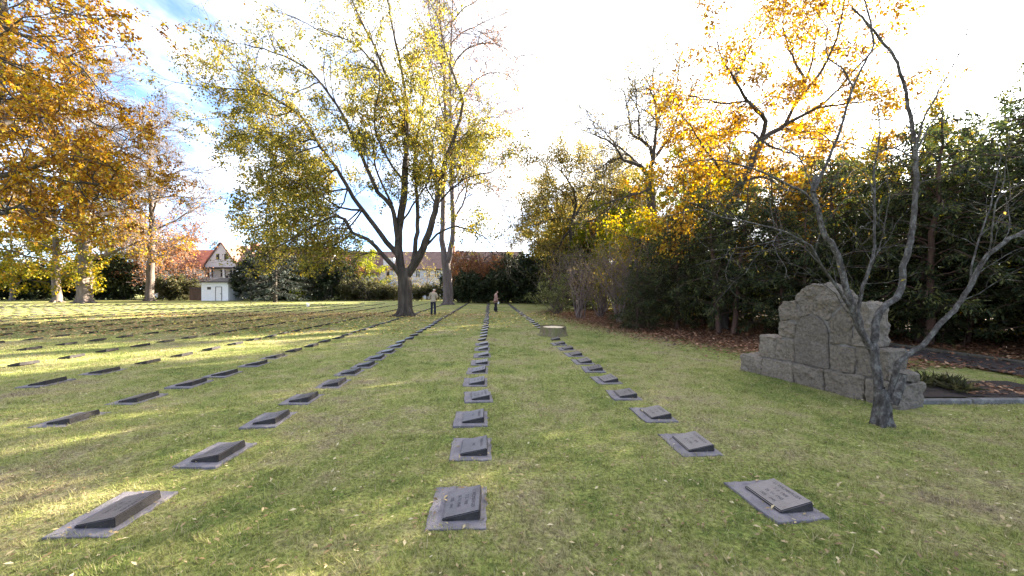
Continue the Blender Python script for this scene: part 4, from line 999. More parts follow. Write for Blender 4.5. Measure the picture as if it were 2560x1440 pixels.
def back_tree():
    p = Plant(41); Y = 42.0
    tr0 = [at(1120,762,Y), at(1120,720,Y), at(1117,680,Y), at(1114,650,Y)]
    p.limb([(tr0[0][0], Y, -.1)] + tr0[1:], .60, .46, 12, .02, .6)
    flare(p, (tr0[0][0], Y, 0), .55, 1.0, 6, k=1.6)
    G = [([(1112,660),(1106,600),(1108,500),(1112,400),(1113,300),(1110,200),(1104,100),(1098,0),(1092,-80)], .36, 1, .35),
         ([(1118,660),(1131,600),(1133,540),(1129,450),(1128,350),(1126,250),(1126,150),(1130,50),(1134,-60)], .34, -1, .25),
         ([(1130,560),(1160,500),(1175,440),(1200,400),(1250,390),(1290,430)], .13, -3, .1),
         ([(1129,470),(1165,380),(1190,350),(1240,345),(1280,380)], .12, 3, .1),
         ([(1128,300),(1150,250),(1190,200),(1240,180),(1285,200),(1300,240)], .13, 2, .1),
         ([(1126,190),(1140,150),(1180,115),(1240,110),(1300,150)], .12, -3, .1),
         ([(1127,110),(1150,85),(1200,60),(1270,28)], .11, 2, .1), ([(1128,60),(1160,20),(1210,-10),(1250,-40)], .1, -2, .1),
         ([(1112,300),(1090,220),(1070,140),(1060,60)], .1, 3, .1), ([(1110,180),(1085,110),(1075,40),(1070,-30)], .1, -3, .1),
         ([(1133,520),(1160,470),(1200,460),(1240,480),(1265,540)], .1, 2, .1), ([(1128,400),(1180,330),(1230,290),(1270,290)], .1, -4, .1)]
    lv = [dict(d=1.7, a=(35,65), l=(1.6,4.2), tap=.4, up=.1, n=5, w=.16, r=.05, s=4, t0=.15),
          dict(d=2.2, a=(30,60), l=(.8,2.2), tap=.4, up=.0, n=4, w=.22, tr=-.05, r=.030, s=3, t0=.2),
          dict(d=2.8, a=(25,60), l=(.5,1.4), tap=.4, up=-.05, n=3, w=.22, tr=-.08, r=.030, r1=.018, s=3, leaf=1.6)]
    for g, r0, dy, t0 in G:
        pts, rad = p.limb(pxl(g, Y, dy), r0, .03, 8 if r0 > .2 else 5, .03, .7, .8); p.spawn(pts, rad, 0, lv, t0)
    plant('bare_twin_stem_tree', p, M['bark_purple'], M['leaf_rust'], (0,0,0), 'tall grey tree with two upright stems and almost bare twigs behind the man', 'tree',
          lk=dict(size=(.12,.24), asp=.55, droop=.5, follow=.2, per=1, spread=.1, seed=12))
    # weeping rust coloured crown beside it
    p = Plant(42)
    p.limb([(0,0,-.1),(0,0,2.5),(.2,0,5.0)], .22, .12, 8)
    for i in range(36):
        a = i * 2.4; l = p.r.uniform(1.2, 5.0); d = Vector((math.cos(a), math.sin(a) * .6, 0)); zt = p.r.uniform(5.0, 6.9)
        pts, rad = p.limb([(.1,0,p.r.uniform(4.0,5.2)), d * l * .5 + Vector((0,0,zt)), d * l * .9 + Vector((0,0,zt-.8)), d * l + Vector((0,0,p.r.uniform(1.6,4.0)))], .05, .01, 4, .08, .5)
        p.spawn(pts, rad, 0, [dict(d=4.5, a=(30,80), l=(.6,1.8), up=-.5, n=4, w=.2, tr=-.25, r=.012, s=3, leaf=18)], .3)
    x, y, _ = at(1196, 756, 50)
    plant('weeping_tree', p, M['twig_brown'], M['leaf_rust'], (x, y, 0), 'rust brown drooping tree between the grey twin trunk and the woman', 'tree',
          lk=dict(size=(.14,.26), asp=.5, droop=.9, follow=.2, per=1, spread=.12, seed=13))
back_tree()

def spruce():
    for seed, px, Y, H, lab in ((51, 688, 50, 19, 'dark blue green spruce partly hidden by the big yellowing tree'), (52, 537, 86, 13.5, 'small distant spruce above the roofs beside the white gable')):
        p = Plant(seed); p.limb([(0,0,-.1),(0,0,H*.5),(0,0,H)], H*.014, .03, 8)
        n = int(H * 7)
        for i in range(n):
            t = .06 + .94 * i / n; z = H * t; l = (1 - t) ** .8 * H * .24 * p.r.uniform(.75, 1.1) + .15; a = i * 2.399
            d = Vector((math.cos(a), math.sin(a), 0))
            pts, rad = p.limb([(0,0,z), d * l * .5 + Vector((0,0,z - l*.12)), d * l + Vector((0,0,z - l*.18))], .035, .008, 4, .02, .6)
            p.spawn(pts, rad, 0, [dict(d=3.6, a=(40,70), l=(.35,1.0), tap=.5, up=-.15, n=3, w=.1, tr=-.1, r=.008, s=3, flat=.3, leaf=14)], .15)
        x, y, _ = at(px, 750, Y)
        plant('spruce', p, M['bark_oak'], M['needle_spruce'], (x, y, 0), lab, 'tree', lk=dict(size=(.22,.42), asp=.22, droop=.35, follow=.6, per=1, spread=.05, seed=seed, flat=.7))
spruce()

# ------------------------------------------------------------------ shrubs along the far edge
def shrub_plant(seed, H, W, dens=1.0, leafn=9, up=.6, bare=False):
    p = Plant(seed); r = p.r
    for i in range(int(9 * dens)):
        a = i * 2.4 + r.uniform(-.4, .4); l = W * r.uniform(.35, 1.0); h = H * (1 - .45 * (l / W) ** 2) * r.uniform(.75, 1.05); d = Vector((math.cos(a), math.sin(a), 0))
        pts, rad = p.limb([d * .12, d * l * .35 + Vector((0,0,h*.4)), d * l * .75 + Vector((0,0,h*.8)), d * l + Vector((0,0,h))], .035 * H / 3, .008, 5, .04, .4)
        p.spawn(pts, rad, 0, [dict(d=2.0, a=(35,80), l=(H*.16,H*.42), tap=.3, up=.1, n=4, w=.22, r=.014, s=3, t0=.1),
                              dict(d=3.0 if not bare else 4, a=(30,75), l=(H*.08,H*.2), tap=.3, up=.02, n=3, w=.25, r=.006, s=3, leaf=leafn)], .08)
    return p
def far_shrubs():
    rnd = random.Random(8)
    ev = [shrub_plant(61 + i, 4.2, 2.3, 2.2, 19) for i in range(2)]
    pv = [shrub_plant(65 + i, 3.0, 1.9, 2.0, 22) for i in range(2)]
    src = {}
    def put(kind, i, px, Y, scale, label, group, mat, pl, nm, wood='bark_oak', lk=None):
        x, y, _ = at(px, 750, Y); key = (kind, i, mat)
        if key not in src:
            src[key] = plant(nm, pl, M[wood], M[mat], (x, y, 0), label, 'shrub', group, lk, rnd.uniform(0, 6), scale, 'foliage', 'stem')
        else: copy_thing(src[key], (x, y, 0), rnd.uniform(0, 6), scale, label, group)
    lk = dict(size=(.22,.42), asp=.5, droop=.1, follow=.3, per=1, spread=.16, seed=14, flat=.5)
    lk2 = dict(size=(.18,.32), asp=.5, droop=.1, follow=.3, per=1, spread=.14, seed=15, flat=.5)
    G = 'dark evergreen shrubs along the far edge'
    for k, (px, Y, s, lab) in enumerate((
        (-25, 60, 1.2, 'dark evergreen bush at the end of the far hedge under the oak boughs'), (45, 62, 1.25, 'dark evergreen bush behind the low yellow crown'),
        (105, 64, 1.3, 'black green bush behind the lime tree trunk'), (175, 62, 1.2, 'black green bush filling the gap beside the burred trunk'),
        (255, 63, 1.5, 'tallest dark evergreen bush between the burred trunk and the pale trunk'), (310, 63, 1.3, 'dark evergreen bush just before the straight pale trunk'),
        (630, 60, 1.2, 'dark bush leaning against the white shed'), (665, 61, 1.5, 'big black green bush beside the white shed'), (700, 60, 1.45, 'dark evergreen bush below the spruce'),
        (755, 60, 1.35, 'dark evergreen bush under the drooping yellow boughs'), (808, 60, 1.3, 'dark evergreen bush with an open gap beneath'), (850, 61, 1.25, 'dark evergreen bush beside the board fence'),
        (1150, 57, 1.1, 'dark bush beside the grey twin trunk'), (1185, 58, 1.15, 'dark bush under the weeping rust tree'), (1222, 58, 1.2, 'dark bush behind the woman in pink'), (1262, 57, 1.35, 'dark bush past the woman in pink'),
        (1300, 50, 1.3, 'dark bush at the far end of the stump row'), (1172, 47.5, .8, 'low dark bush in front of the weeping rust tree'), (1212, 47.5, .75, 'small dark bush between the weeping tree and the woman'), (1255, 47, .85, 'small dark bush past the woman at the row ends'), (1335, 47, 1.2, 'dark bush between the stump row end and the thicket'), (1372, 50, 1.3, 'dark bush behind the pale green shrub'), (1415, 52, 1.4, 'dark bush far behind the fan of arching stems'), (1465, 50, 1.4, 'dark bush far behind the bare purple shrubs'))):
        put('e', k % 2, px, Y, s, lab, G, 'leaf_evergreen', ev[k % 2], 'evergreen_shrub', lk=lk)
    G2 = 'greyish green shrubs in front of the houses'
    for k, (px, Y, s, lab) in enumerate(((425, 59, 1.15, 'olive green shrub next to the dark gate'), (465, 60, 1.0, 'olive green shrub in front of the red roofed house'),
        (880, 58, .95, 'grey green hedge shrub before the board fence'), (915, 58, .95, 'second grey green hedge shrub before the board fence'), (950, 58, .72, 'grey green hedge shrub below the pale blue house'),
        (985, 58, .72, 'low hedge shrub just behind the big tree trunk'), (1045, 58, .68, 'low hedge shrub behind the man'), (1085, 58, .75, 'hedge shrub between the man and the grey twin trunk'))):
        put('p', k % 2, px, Y, s, lab, G2, 'leaf_privet', pv[k % 2], 'hedge_shrub', 'twig_brown', lk=lk2)
    x, y, _ = at(742, 750, 56)
    p = shrub_plant(70, 1.9, 1.1, 1.2, 9); plant('green_shrub', p, M['twig_brown'], M['leaf_bright'], (x, y, 0), 'small fresh green bush in front of the black green bushes', 'shrub', None, lk2, 0, .9, 'foliage', 'stem')
    # lighter trees and shrubs between the houses
    lf = [dict(d=1.2, a=(40,75), l=(1,2.4), tap=.5, up=.05, n=4, w=.16, r=.03, s=4, t0=.1), dict(d=2.0, a=(30,60), l=(.5,1.3), tap=.4, n=3, w=.2, r=.012, s=3, leaf=26)]
    p = auto_tree(71, 8.5, 3.0, .18, .12, 12, (0,0), lf, 7, .6); x, y, _ = at(912, 750, 64)
    plant('green_tree', p, M['bark_oak'], M['leaf_bright'], (x, y, 0), 'fresh green small tree between the big trunk and the brown roof', 'tree', lk=dict(size=(.2,.34), asp=.6, droop=.3, follow=.2, spread=.18, seed=16))
    p = auto_tree(72, 6.5, 2.6, .15, .1, 10, (0,0), lf, 7, .6); x, y, _ = at(872, 750, 66)
    plant('rusty_tree', p, M['bark_oak'], M['leaf_rust'], (x, y, 0), 'small rusty leaved tree above the grey green hedge', 'tree', lk=dict(size=(.2,.34), asp=.6, droop=.3, follow=.2, spread=.18, seed=17))
    p = auto_tree(73, 6.5, 3.0, .15, .1, 9, (0,0), [dict(lf[0]), dict(d=2.6, a=(30,60), l=(.5,1.3), tap=.4, n=3, w=.2, r=.012, r1=.006, s=3, leaf=3)], 7, .6); x, y, _ = at(1068, 750, 62)
    plant('bare_shrub_tree', p, M['twig_brown'], M['leaf_sparse'], (x, y, 0), 'twiggy half bare small tree in front of the pale blue house', 'tree', lk=dict(size=(.18,.3), asp=.5, droop=.3, follow=.2, spread=.18, seed=18))
    sb = bpy.data.objects['bare_shrub_tree']
    for px, Y_, s_, lab in ((1145, 61, 1.2, 'twiggy half bare small tree behind the grey twin trunk'), (1015, 63, 1.1, 'twiggy half bare small tree hidden behind the big trunk'), (965, 65, 1.0, 'twiggy small tree beside the pale blue house corner')):
        x, y, _ = at(px, 750, Y_); copy_thing(sb, (x, y, 0), px, s_, lab)
    p = auto_tree(74, 7.5, 3.4, .15, .1, 9, (0,0), [dict(lf[0]), dict(d=2.2, a=(30,60), l=(.5,1.3), tap=.4, n=3, w=.2, r=.012, r1=.006, s=3, leaf=4)], 7, .6); x, y, _ = at(655, 750, 67)
    plant('bare_shrub_tree', p, M['twig_brown'], M['leaf_sparse'], (x, y, 0), 'twiggy half bare small tree between the white gable and the spruce', 'tree', lk=dict(size=(.18,.3), asp=.5, droop=.3, follow=.2, spread=.18, seed=19))
far_shrubs()
# ------------------------------------------------------------------ the thicket
def yew_plant(seed, H, Rd, z0=.12, dens=12, leafn=7, stems=1):
    p = Plant(seed); r = p.r
    for s in range(stems):
        a0 = r.uniform(0, 6.28); off = 0 if stems == 1 else .25
        b = Vector((math.cos(a0) * off, math.sin(a0) * off, -.1)); top = Vector((math.cos(a0) * off * 3 + r.gauss(0,.15), math.sin(a0) * off * 3, H * r.uniform(.85, 1)))
        tr, rr = p.limb([b, b * .6 + top * .35 + Vector((r.gauss(0,.1), r.gauss(0,.1), 0)), b * .3 + top * .7, top], H * .017 / stems ** .4 + .02, .015, 8, .02, .4)
        n = int(H * dens / stems)
        for i in range(n):
            t = z0 + (1 - z0) * i / n; k = t * (len(tr) - 1); j = int(min(k, len(tr) - 2)); o = Vector(tr[j]).lerp(Vector(tr[j+1]), k - j)
            prof = (1 - ((t - z0) / (1 - z0)) ** 2.2) * .92 + .08
            l = Rd * prof * r.uniform(.55, 1.12); a = i * 2.399 + r.uniform(-.3, .3); d = Vector((math.cos(a), math.sin(a), 0))
            pts, rad = p.limb([o, o + d * l * .45 + Vector((0,0,l*.16)), o + d * l + Vector((0,0,l*r.uniform(-.12,.22)))], .022, .006, 4, .03, .4)
            p.spawn(pts, rad, 0, [dict(d=5.2, a=(35,65), l=(.28,.75), tap=.4, up=-.05, n=3, w=.15, tr=-.06, r=.007, s=3, flat=.5, leaf=leafn)], .12)
    return p
def thicket():
    rnd = random.Random(17)
    Y1 = yew_plant(81, 6.0, 2.1, .07, 16, 12); Y2 = yew_plant(82, 5.0, 1.9, .04, 20, 12, 3); Y3 = yew_plant(83, 7.0, 2.4, .13, 15, 13, 2)
    print('yew', len(Y1.leaf), len(Y2.leaf), len(Y3.leaf))
    lk = dict(size=(.07,.17), asp=.34, droop=.22, follow=.6, per=2, spread=.06, shape='spray', seed=20, flat=.75)
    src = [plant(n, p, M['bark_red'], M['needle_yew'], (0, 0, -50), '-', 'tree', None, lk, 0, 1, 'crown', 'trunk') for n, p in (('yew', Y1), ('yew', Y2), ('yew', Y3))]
    G = 'dark yews of the thicket'
    L_ = [ # variant, x, y, scale, label
      (1, 5.3, 15.6, .55, 'low spreading yew at the thicket corner behind the tree stump'),
      (0, 7.2, 16.2, .9, 'feathery yew second behind the tree stump'),
      (2, 8.0, 13.9, .92, 'yew with a bare reddish trunk over the rusty leaf litter'),
      (1, 9.6, 12.6, .9, 'bushy yew directly behind the rounded top of the memorial'),
      (0, 11.2, 12.9, 1.15, 'yew rising behind the memorial shoulder'),
      (2, 12.6, 11.4, 1.1, 'tall open yew behind the grey multi stemmed tree'),
      (1, 14.2, 12.0, 1.25, 'broad dark yew behind the slanting grey stem'),
      (0, 14.9, 9.2, 1.2, 'black green yew beyond the footpath kerb'),
      (2, 16.6, 11.0, 1.35, 'tall dark yew with a thick black trunk beyond the kerb'),
      (1, 17.6, 8.2, 1.3, 'dense yew at the very edge of the view beyond the kerb'),
      (0, 9.2, 17.8, 1.05, 'yew deep in the thicket in front of the golden tree'),
      (1, 7.4, 20.5, .95, 'yew behind the bare purple shrubs'),
      (2, 12.4, 16.5, 1.15, 'yew far back behind the memorial'),
      (0, 20.5, 12.5, 1.7, 'tall conifer standing highest above the dark yews'),
      (1, 15.8, 15.0, 1.35, 'yew in the back row of the thicket'),
      (2, 20.5, 9.6, 1.75, 'tall dark conifer rising at the edge of the view'),
      (0, 13.2, 6.2, .95, 'yew beside the footpath, outside the slanting stem'), (1, 15.5, 5.6, 1.1, 'yew low at the edge beside the footpath'),
      (1, 5.3, 30, 1.0, 'dark yew beyond the pale green shrub'), (0, 4.6, 41, 1.15, 'dark conifer at the far end of the stump row'), (2, 7.0, 36, 1.2, 'dark conifer behind the light green shrub'),
      (0, 10.8, 21.5, 1.0, 'yew below the bare oak fork'), (2, 22, 16, 1.6, 'conifer at the back of the thicket'), (1, 24, 11, 1.6, 'conifer behind the tallest dark yews'), (0, 19, 4.5, 1.25, 'yew outside the picture beside the path'),
    ]
    used = set()
    for v, x, y, s, lab in L_:
        if v not in used:
            used.add(v); o = src[v]; o.location = (x, y, 0); o.rotation_euler.z = rnd.uniform(0, 6); o.scale = (s,) * 3; o['label'] = lab; o['group'] = G
        else: copy_thing(src[v], (x, y, 0), rnd.uniform(0, 6), s, lab, G)
    # light green shrub at the corner
    p = shrub_plant(91, 2.4, 1.5, 1.6, 13); x, y, _ = at(1392, 785, 25.5)
    plant('pale_green_shrub', p, M['twig_brown'], M['leaf_pale'], (x, y, 0), 'pale green feathery shrub at the corner of the thicket', 'shrub', None, dict(size=(.09,.18), asp=.45, droop=.1, follow=.4, spread=.06, seed=21, flat=.6), 0, 1.0, 'foliage', 'stem')
    # bare many stemmed shrubs
    def bare_shrub(seed, H, W, n):
        p = Plant(seed); r = p.r
        for i in range(n):
            a = i * 2.4 + r.uniform(-.4,.4); l = W * r.uniform(.3, 1); d = Vector((math.cos(a), math.sin(a), 0)); h = H * r.uniform(.7, 1) * (1 - .3 * (l / W) ** 2)
            pts, rad = p.limb([d * .10 - Vector((0,0,.05)), d * (l * .3) + Vector((r.gauss(0,.1), r.gauss(0,.1), h*.4)), d * l * .7 + Vector((r.gauss(0,.15), r.gauss(0,.15), h * .75)), d * l * 1.05 + Vector((0,0,h))], .045, .008, 5, .06, .3)
            p.spawn(pts, rad, 0, [dict(d=2.6, a=(20,60), l=(.5,1.4), tap=.3, up=.12, n=4, w=.22, r=.012, s=3, t0=.1), dict(d=4.2, a=(25,60), l=(.25,.8), tap=.3, up=.05, n=3, w=.25, r=.009, r1=.005, s=3, leaf=1.6)], .25)
        return p
    lkb = dict(size=(.05,.10), asp=.5, droop=.3, follow=.2, spread=.03, seed=22)
    for sd, px, py, Y, H, W, n, lab in ((92, 1502, 793, 22.6, 4.7, 2.3, 17, 'bare purple brown shrub with a fan of arching stems'), (93, 1448, 797, 21.6, 3.9, 1.6, 12, 'bare shrub with few thin stems beside the pale green shrub'),
                                        (94, 1600, 800, 18.5, 4.8, 2.2, 15, 'bare twiggy shrub in front of the feathery yews'), (99, 1550, 803, 18.8, 4.6, 2.0, 13, 'bare tan shrub between two fans of arching stems'), (100, 1400, 785, 27, 4.6, 2.0, 12, 'bare greyish shrub rising behind the pale green shrub')):
        p = bare_shrub(sd, H, W, n); x, y, _ = at(px, py, Y)
        plant('bare_shrub', p, M['twig_dark'], M['leaf_sparse'], (x, y, 0), lab, 'shrub', 'bare shrubs at the thicket edge', lkb, 0, 1, 'foliage', 'stem')

    # ---- golden tree
    p = Plant(95); Y = 15.0; bx, by = 8.8, 15.6
    tr, rr = p.limb([(bx,by,-.1),(bx+.1,by,1.6),at(1815,560,Y),at(1851,463,Y),at(1901,353,Y)], .24, .15, 10, .02, .4)
    flare(p, (bx,by,0), .22, .5, 5)
    e = (1901,353)
    Gd = [([e,(1915,305),(1890,275),(1868,252),(1838,200),(1807,148),(1790,90)], .10, -2.5), ([e,(1940,325),(1962,312),(1990,255),(2012,201),(2030,150),(2040,80),(2050,0)], .11, 1.5),
          ([(1868,252),(1820,260),(1770,250),(1720,240)], .05, -1.5), ([(1962,312),(2040,270),(2100,220),(2150,160),(2200,110),(2240,60)], .07, -2),
          ([(1851,463),(1800,420),(1760,370),(1730,320),(1705,290)], .08, -2), ([(2012,201),(1980,140),(1960,70),(1965,0)], .06, 2),
          ([(2040,270),(2110,260),(2180,250),(2250,230),(2290,200)], .05, 2), ([(1815,560),(1760,520),(1710,500),(1680,450)], .07, -1.5),
          ([(1990,255),(2050,180),(2090,100),(2110,20),(2120,-40)], .06, -2.5), ([(1838,200),(1870,130),(1910,70),(1930,10)], .05, 2.5),
          ([(1905,350),(1960,380),(2020,390),(2070,370)], .05, 2.5), ([(1860,450),(1900,440),(1960,470),(2000,520)], .05, -1.5), ([(1790,600),(1740,600),(1700,580)], .05, 1.5), ([(1901,353),(1880,330),(1820,330),(1760,310),(1700,350)], .06, 2.5)]
    lv = [dict(d=2.4, a=(35,75), l=(.6,1.7), tap=.4, up=.1, n=4, w=.2, r=.022, s=4, t0=.1), dict(d=3.2, a=(30,65), l=(.3,.8), tap=.4, n=3, w=.25, tr=-.04, r=.008, s=3, t0=.2, leaf=4),
          dict(d=3.6, a=(30,70), l=(.15,.4), tap=.4, n=2, w=.25, r=.004, s=3, leaf=4)]
    for g, r0, dy in Gd:
        pts, rad = p.limb(pxl(g, Y, dy), r0, .012, 6, .02, .3, .8); p.spawn(pts, rad, 0, lv, .1)
    print('gold', len(p.leaf))
    plant('golden_tree', p, M['bark_oak'], M['leaf_gold'], (0,0,0), 'tree with glowing golden orange leaves above the dark yews', 'tree', lk=dict(size=(.075,.14), asp=.8, droop=.4, follow=.15, per=3, spread=.14, shape='lobed', seed=23, flat=.45))

    # ---- bare oak behind
    p = Plant(96); Y = 28.0
    tr, rr = p.limb([(10.6,Y,-.1),(10.5,Y,4),at(1628,520,Y),at(1622,440,Y)], .42, .32, 10, .03, .6)
    Gd = [([(1622,440),(1600,415),(1555,400),(1548,380),(1520,350),(1480,335),(1455,325)], .2, -2), ([(1600,415),(1575,390),(1540,360),(1500,320),(1465,295)], .1, 2),
          ([(1624,440),(1632,400),(1625,370),(1600,350),(1578,330),(1570,280),(1560,230),(1545,215)], .2, 2), ([(1598,350),(1598,300),(1590,250),(1585,200)], .1, -2),
          ([(1630,410),(1640,340),(1640,260),(1632,200),(1640,150)], .17, -2), ([(1640,320),(1665,260),(1690,220),(1700,160)], .1, 2), ([(1632,400),(1670,350),(1690,300),(1720,250),(1740,180)], .14, 1.5),
          ([(1640,260),(1620,210),(1600,170)], .07, 2), ([(1628,470),(1570,490),(1510,510),(1470,540)], .1, -2), ([(1565,395),(1530,400),(1500,420),(1470,440)], .07, 3)]
    lv = [dict(d=2.3, a=(35,70), l=(1,3.0), tap=.4, up=.12, n=5, w=.24, r=.04, s=4, t0=.1), dict(d=3.0, a=(30,65), l=(.5,1.5), tap=.4, up=.05, n=4, w=.25, r=.022, s=3, t0=.2),
          dict(d=3.4, a=(30,70), l=(.3,.9), tap=.4, n=3, w=.25, r=.021, r1=.013, s=3, leaf=1.6)]
    for g, r0, dy in Gd:
        pts, rad = p.limb(pxl(g, Y, dy), r0, .02, 7, .04, .45, .8); p.spawn(pts, rad, 0, lv, .15)
    plant('bare_oak', p, M['bark_oak'], M['leaf_sparse'], (0,0,0), 'gnarled nearly bare oak forking above the thicket beside the golden tree', 'tree', lk=dict(size=(.10,.18), asp=.6, droop=.3, follow=.2, spread=.08, seed=24))

    # ---- yellow green sparse tree further off
    p = Plant(97); Y = 36.0
    bx = at(1440, 780, Y)[0]
    p.limb([(bx,Y,-.1),(bx,Y,3),at(1432,620,Y),at(1430,560,Y)], .4, .28, 9, .03, .6)
    Gd = [([(1430,570),(1405,600),(1385,630),(1345,610),(1328,570)], .13, -2), ([(1432,550),(1395,545),(1350,560),(1310,590)], .13, 2), ([(1430,560),(1440,500),(1420,450),(1380,410),(1350,400)], .17, -2),
          ([(1436,540),(1470,490),(1490,440),(1490,400),(1475,385)], .15, 2), ([(1440,510),(1410,480),(1370,470),(1330,480)], .1, 3), ([(1470,490),(1520,470),(1560,480),(1580,510)], .1, -3),
          ([(1436,560),(1480,550),(1530,540),(1560,560)], .12, 2), ([(1420,450),(1430,410),(1420,385)], .07, -2), ([(1400,545),(1370,520),(1340,520)], .07, -3), ([(1490,440),(1530,420),(1560,430)], .06, 2)]
    lv = [dict(d=1.7, a=(35,70), l=(1.2,3.2), tap=.4, up=.12, n=5, w=.2, r=.05, s=4, t0=.1), dict(d=2.8, a=(30,65), l=(.6,1.7), tap=.4, up=.05, n=4, w=.25, r=.026, s=3, t0=.2),
          dict(d=3.0, a=(30,70), l=(.4,1.0), tap=.4, n=3, w=.25, r=.024, r1=.014, s=3, leaf=4)]
    for g, r0, dy in Gd:
        pts, rad = p.limb(pxl(g, Y, dy), r0, .02, 7, .04, .5, .8); p.spawn(pts, rad, 0, lv, .1)
    plant('sparse_tree', p, M['bark_oak'], M['leaf_sparse'], (0,0,0), 'wide half bare tree with olive leaves behind the bare purple shrubs', 'tree', lk=dict(size=(.12,.22), asp=.6, droop=.3, follow=.2, per=5, spread=.28, seed=25))
    sh = shrub_plant(98, 3.4, 2.0, 1.6, 14); first = None
    for k, (x, y, s, lab) in enumerate(((8.8, 27, 1.1, 'sunlit yellow green shrub seen through the bare shrubs'), (12.4, 19.5, 1.0, 'sunlit yellow green shrub seen between the first yews'), (15.5, 17.6, 1.1, 'sunlit shrub glimpsed behind the memorial yews'),
                                     (18.8, 14.5, 1.1, 'sunlit shrub glimpsed behind the slanting grey stem'), (21.0, 10.8, 1.2, 'sunlit shrub glimpsed behind the thick black trunk'), (19.5, 7.2, .9, 'sunlit shrub glimpsed at the edge beyond the path'), (10.6, 24, 1.1, 'sunlit shrub below the bare oak'))):
        if first is None: first = plant('sunlit_shrub', sh, M['twig_brown'], M['leaf_lime'], (x, y, 0), lab, 'shrub', 'sunlit shrubs behind the yews', dict(size=(.10,.2), asp=.6, droop=.2, follow=.2, per=2, spread=.16, seed=27), 0, s, 'foliage', 'stem')
        else: copy_thing(first, (x, y, 0), k * 1.3, s, lab)
    # green and golden fillers behind the thicket
    lf = [dict(d=1.3, a=(40,75), l=(1,2.8), tap=.5, up=.05, n=4, w=.16, r=.03, s=4, t0=.1), dict(d=2.0, a=(30,60), l=(.5,1.3), tap=.4, n=3, w=.2, r=.012, s=3, leaf=26)]
    for sd, x, y, H, W, m, lab in ((101, 9.5, 33, 9, 3.6, 'leaf_bright', 'bright yellow green tree glowing behind the bare shrubs'), (102, 13.5, 23, 11.5, 4.2, 'leaf_gold', 'golden tree half hidden behind the yews and the bare oak'), (106, 9.4, 20.5, 8.0, 3.0, 'leaf_lime', 'small yellow tree glowing just above the yews behind the stump'), (107, 8.5, 46, 12, 4.5, 'leaf_sparse', 'olive tree far behind the pale green shrub'), (108, 15, 50, 15, 5.5, 'leaf_lime', 'tall yellowish tree far behind the bare oak'), (109, 22, 41, 17, 6, 'leaf_bright', 'tall green tree far behind the golden tree'), (111, 30, 36, 18, 6.5, 'leaf_gold', 'tall golden tree far behind the yews'), (114, 6, 62, 16, 6, 'leaf_lime', 'far yellowish tree above the row ends'), (115, 13, 66, 19, 7, 'leaf_sparse', 'far olive tree above the thicket corner'), (116, 21, 60, 20, 7, 'leaf_lime', 'far tall yellowish tree behind the bare oak'), (117, 30, 62, 21, 8, 'leaf_bright', 'far tall green tree behind the golden leaves'), (112, 29, 26, 13, 5, 'leaf_lime', 'yellow green tree behind the tall conifers'), (113, 11.5, 39, 12, 4.5, 'leaf_gold', 'amber tree behind the bare shrubs and the sparse tree'),
                                   (103, 19.5, 21, 8, 3.6, 'leaf_lime', 'yellow green tree showing through gaps in the yews'), (104, 6.5, 47, 11, 4, 'leaf_lime', 'pale yellow tree at the far corner beyond the conifers'),
                                   (105, 26, 17, 9, 4, 'leaf_bright', 'green tree behind the tall conifers')):
        p = auto_tree(sd, H, W, .2, .1, 13, (0,0), lf, 7, .55)
        plant('background_tree', p, M['bark_oak'], M[m], (x, y, 0), lab, 'tree', lk=dict(size=(.11,.2) if y < 25 else (.16,.3), asp=.6, droop=.3, follow=.2, per=3, spread=.22, seed=sd))
thicket()

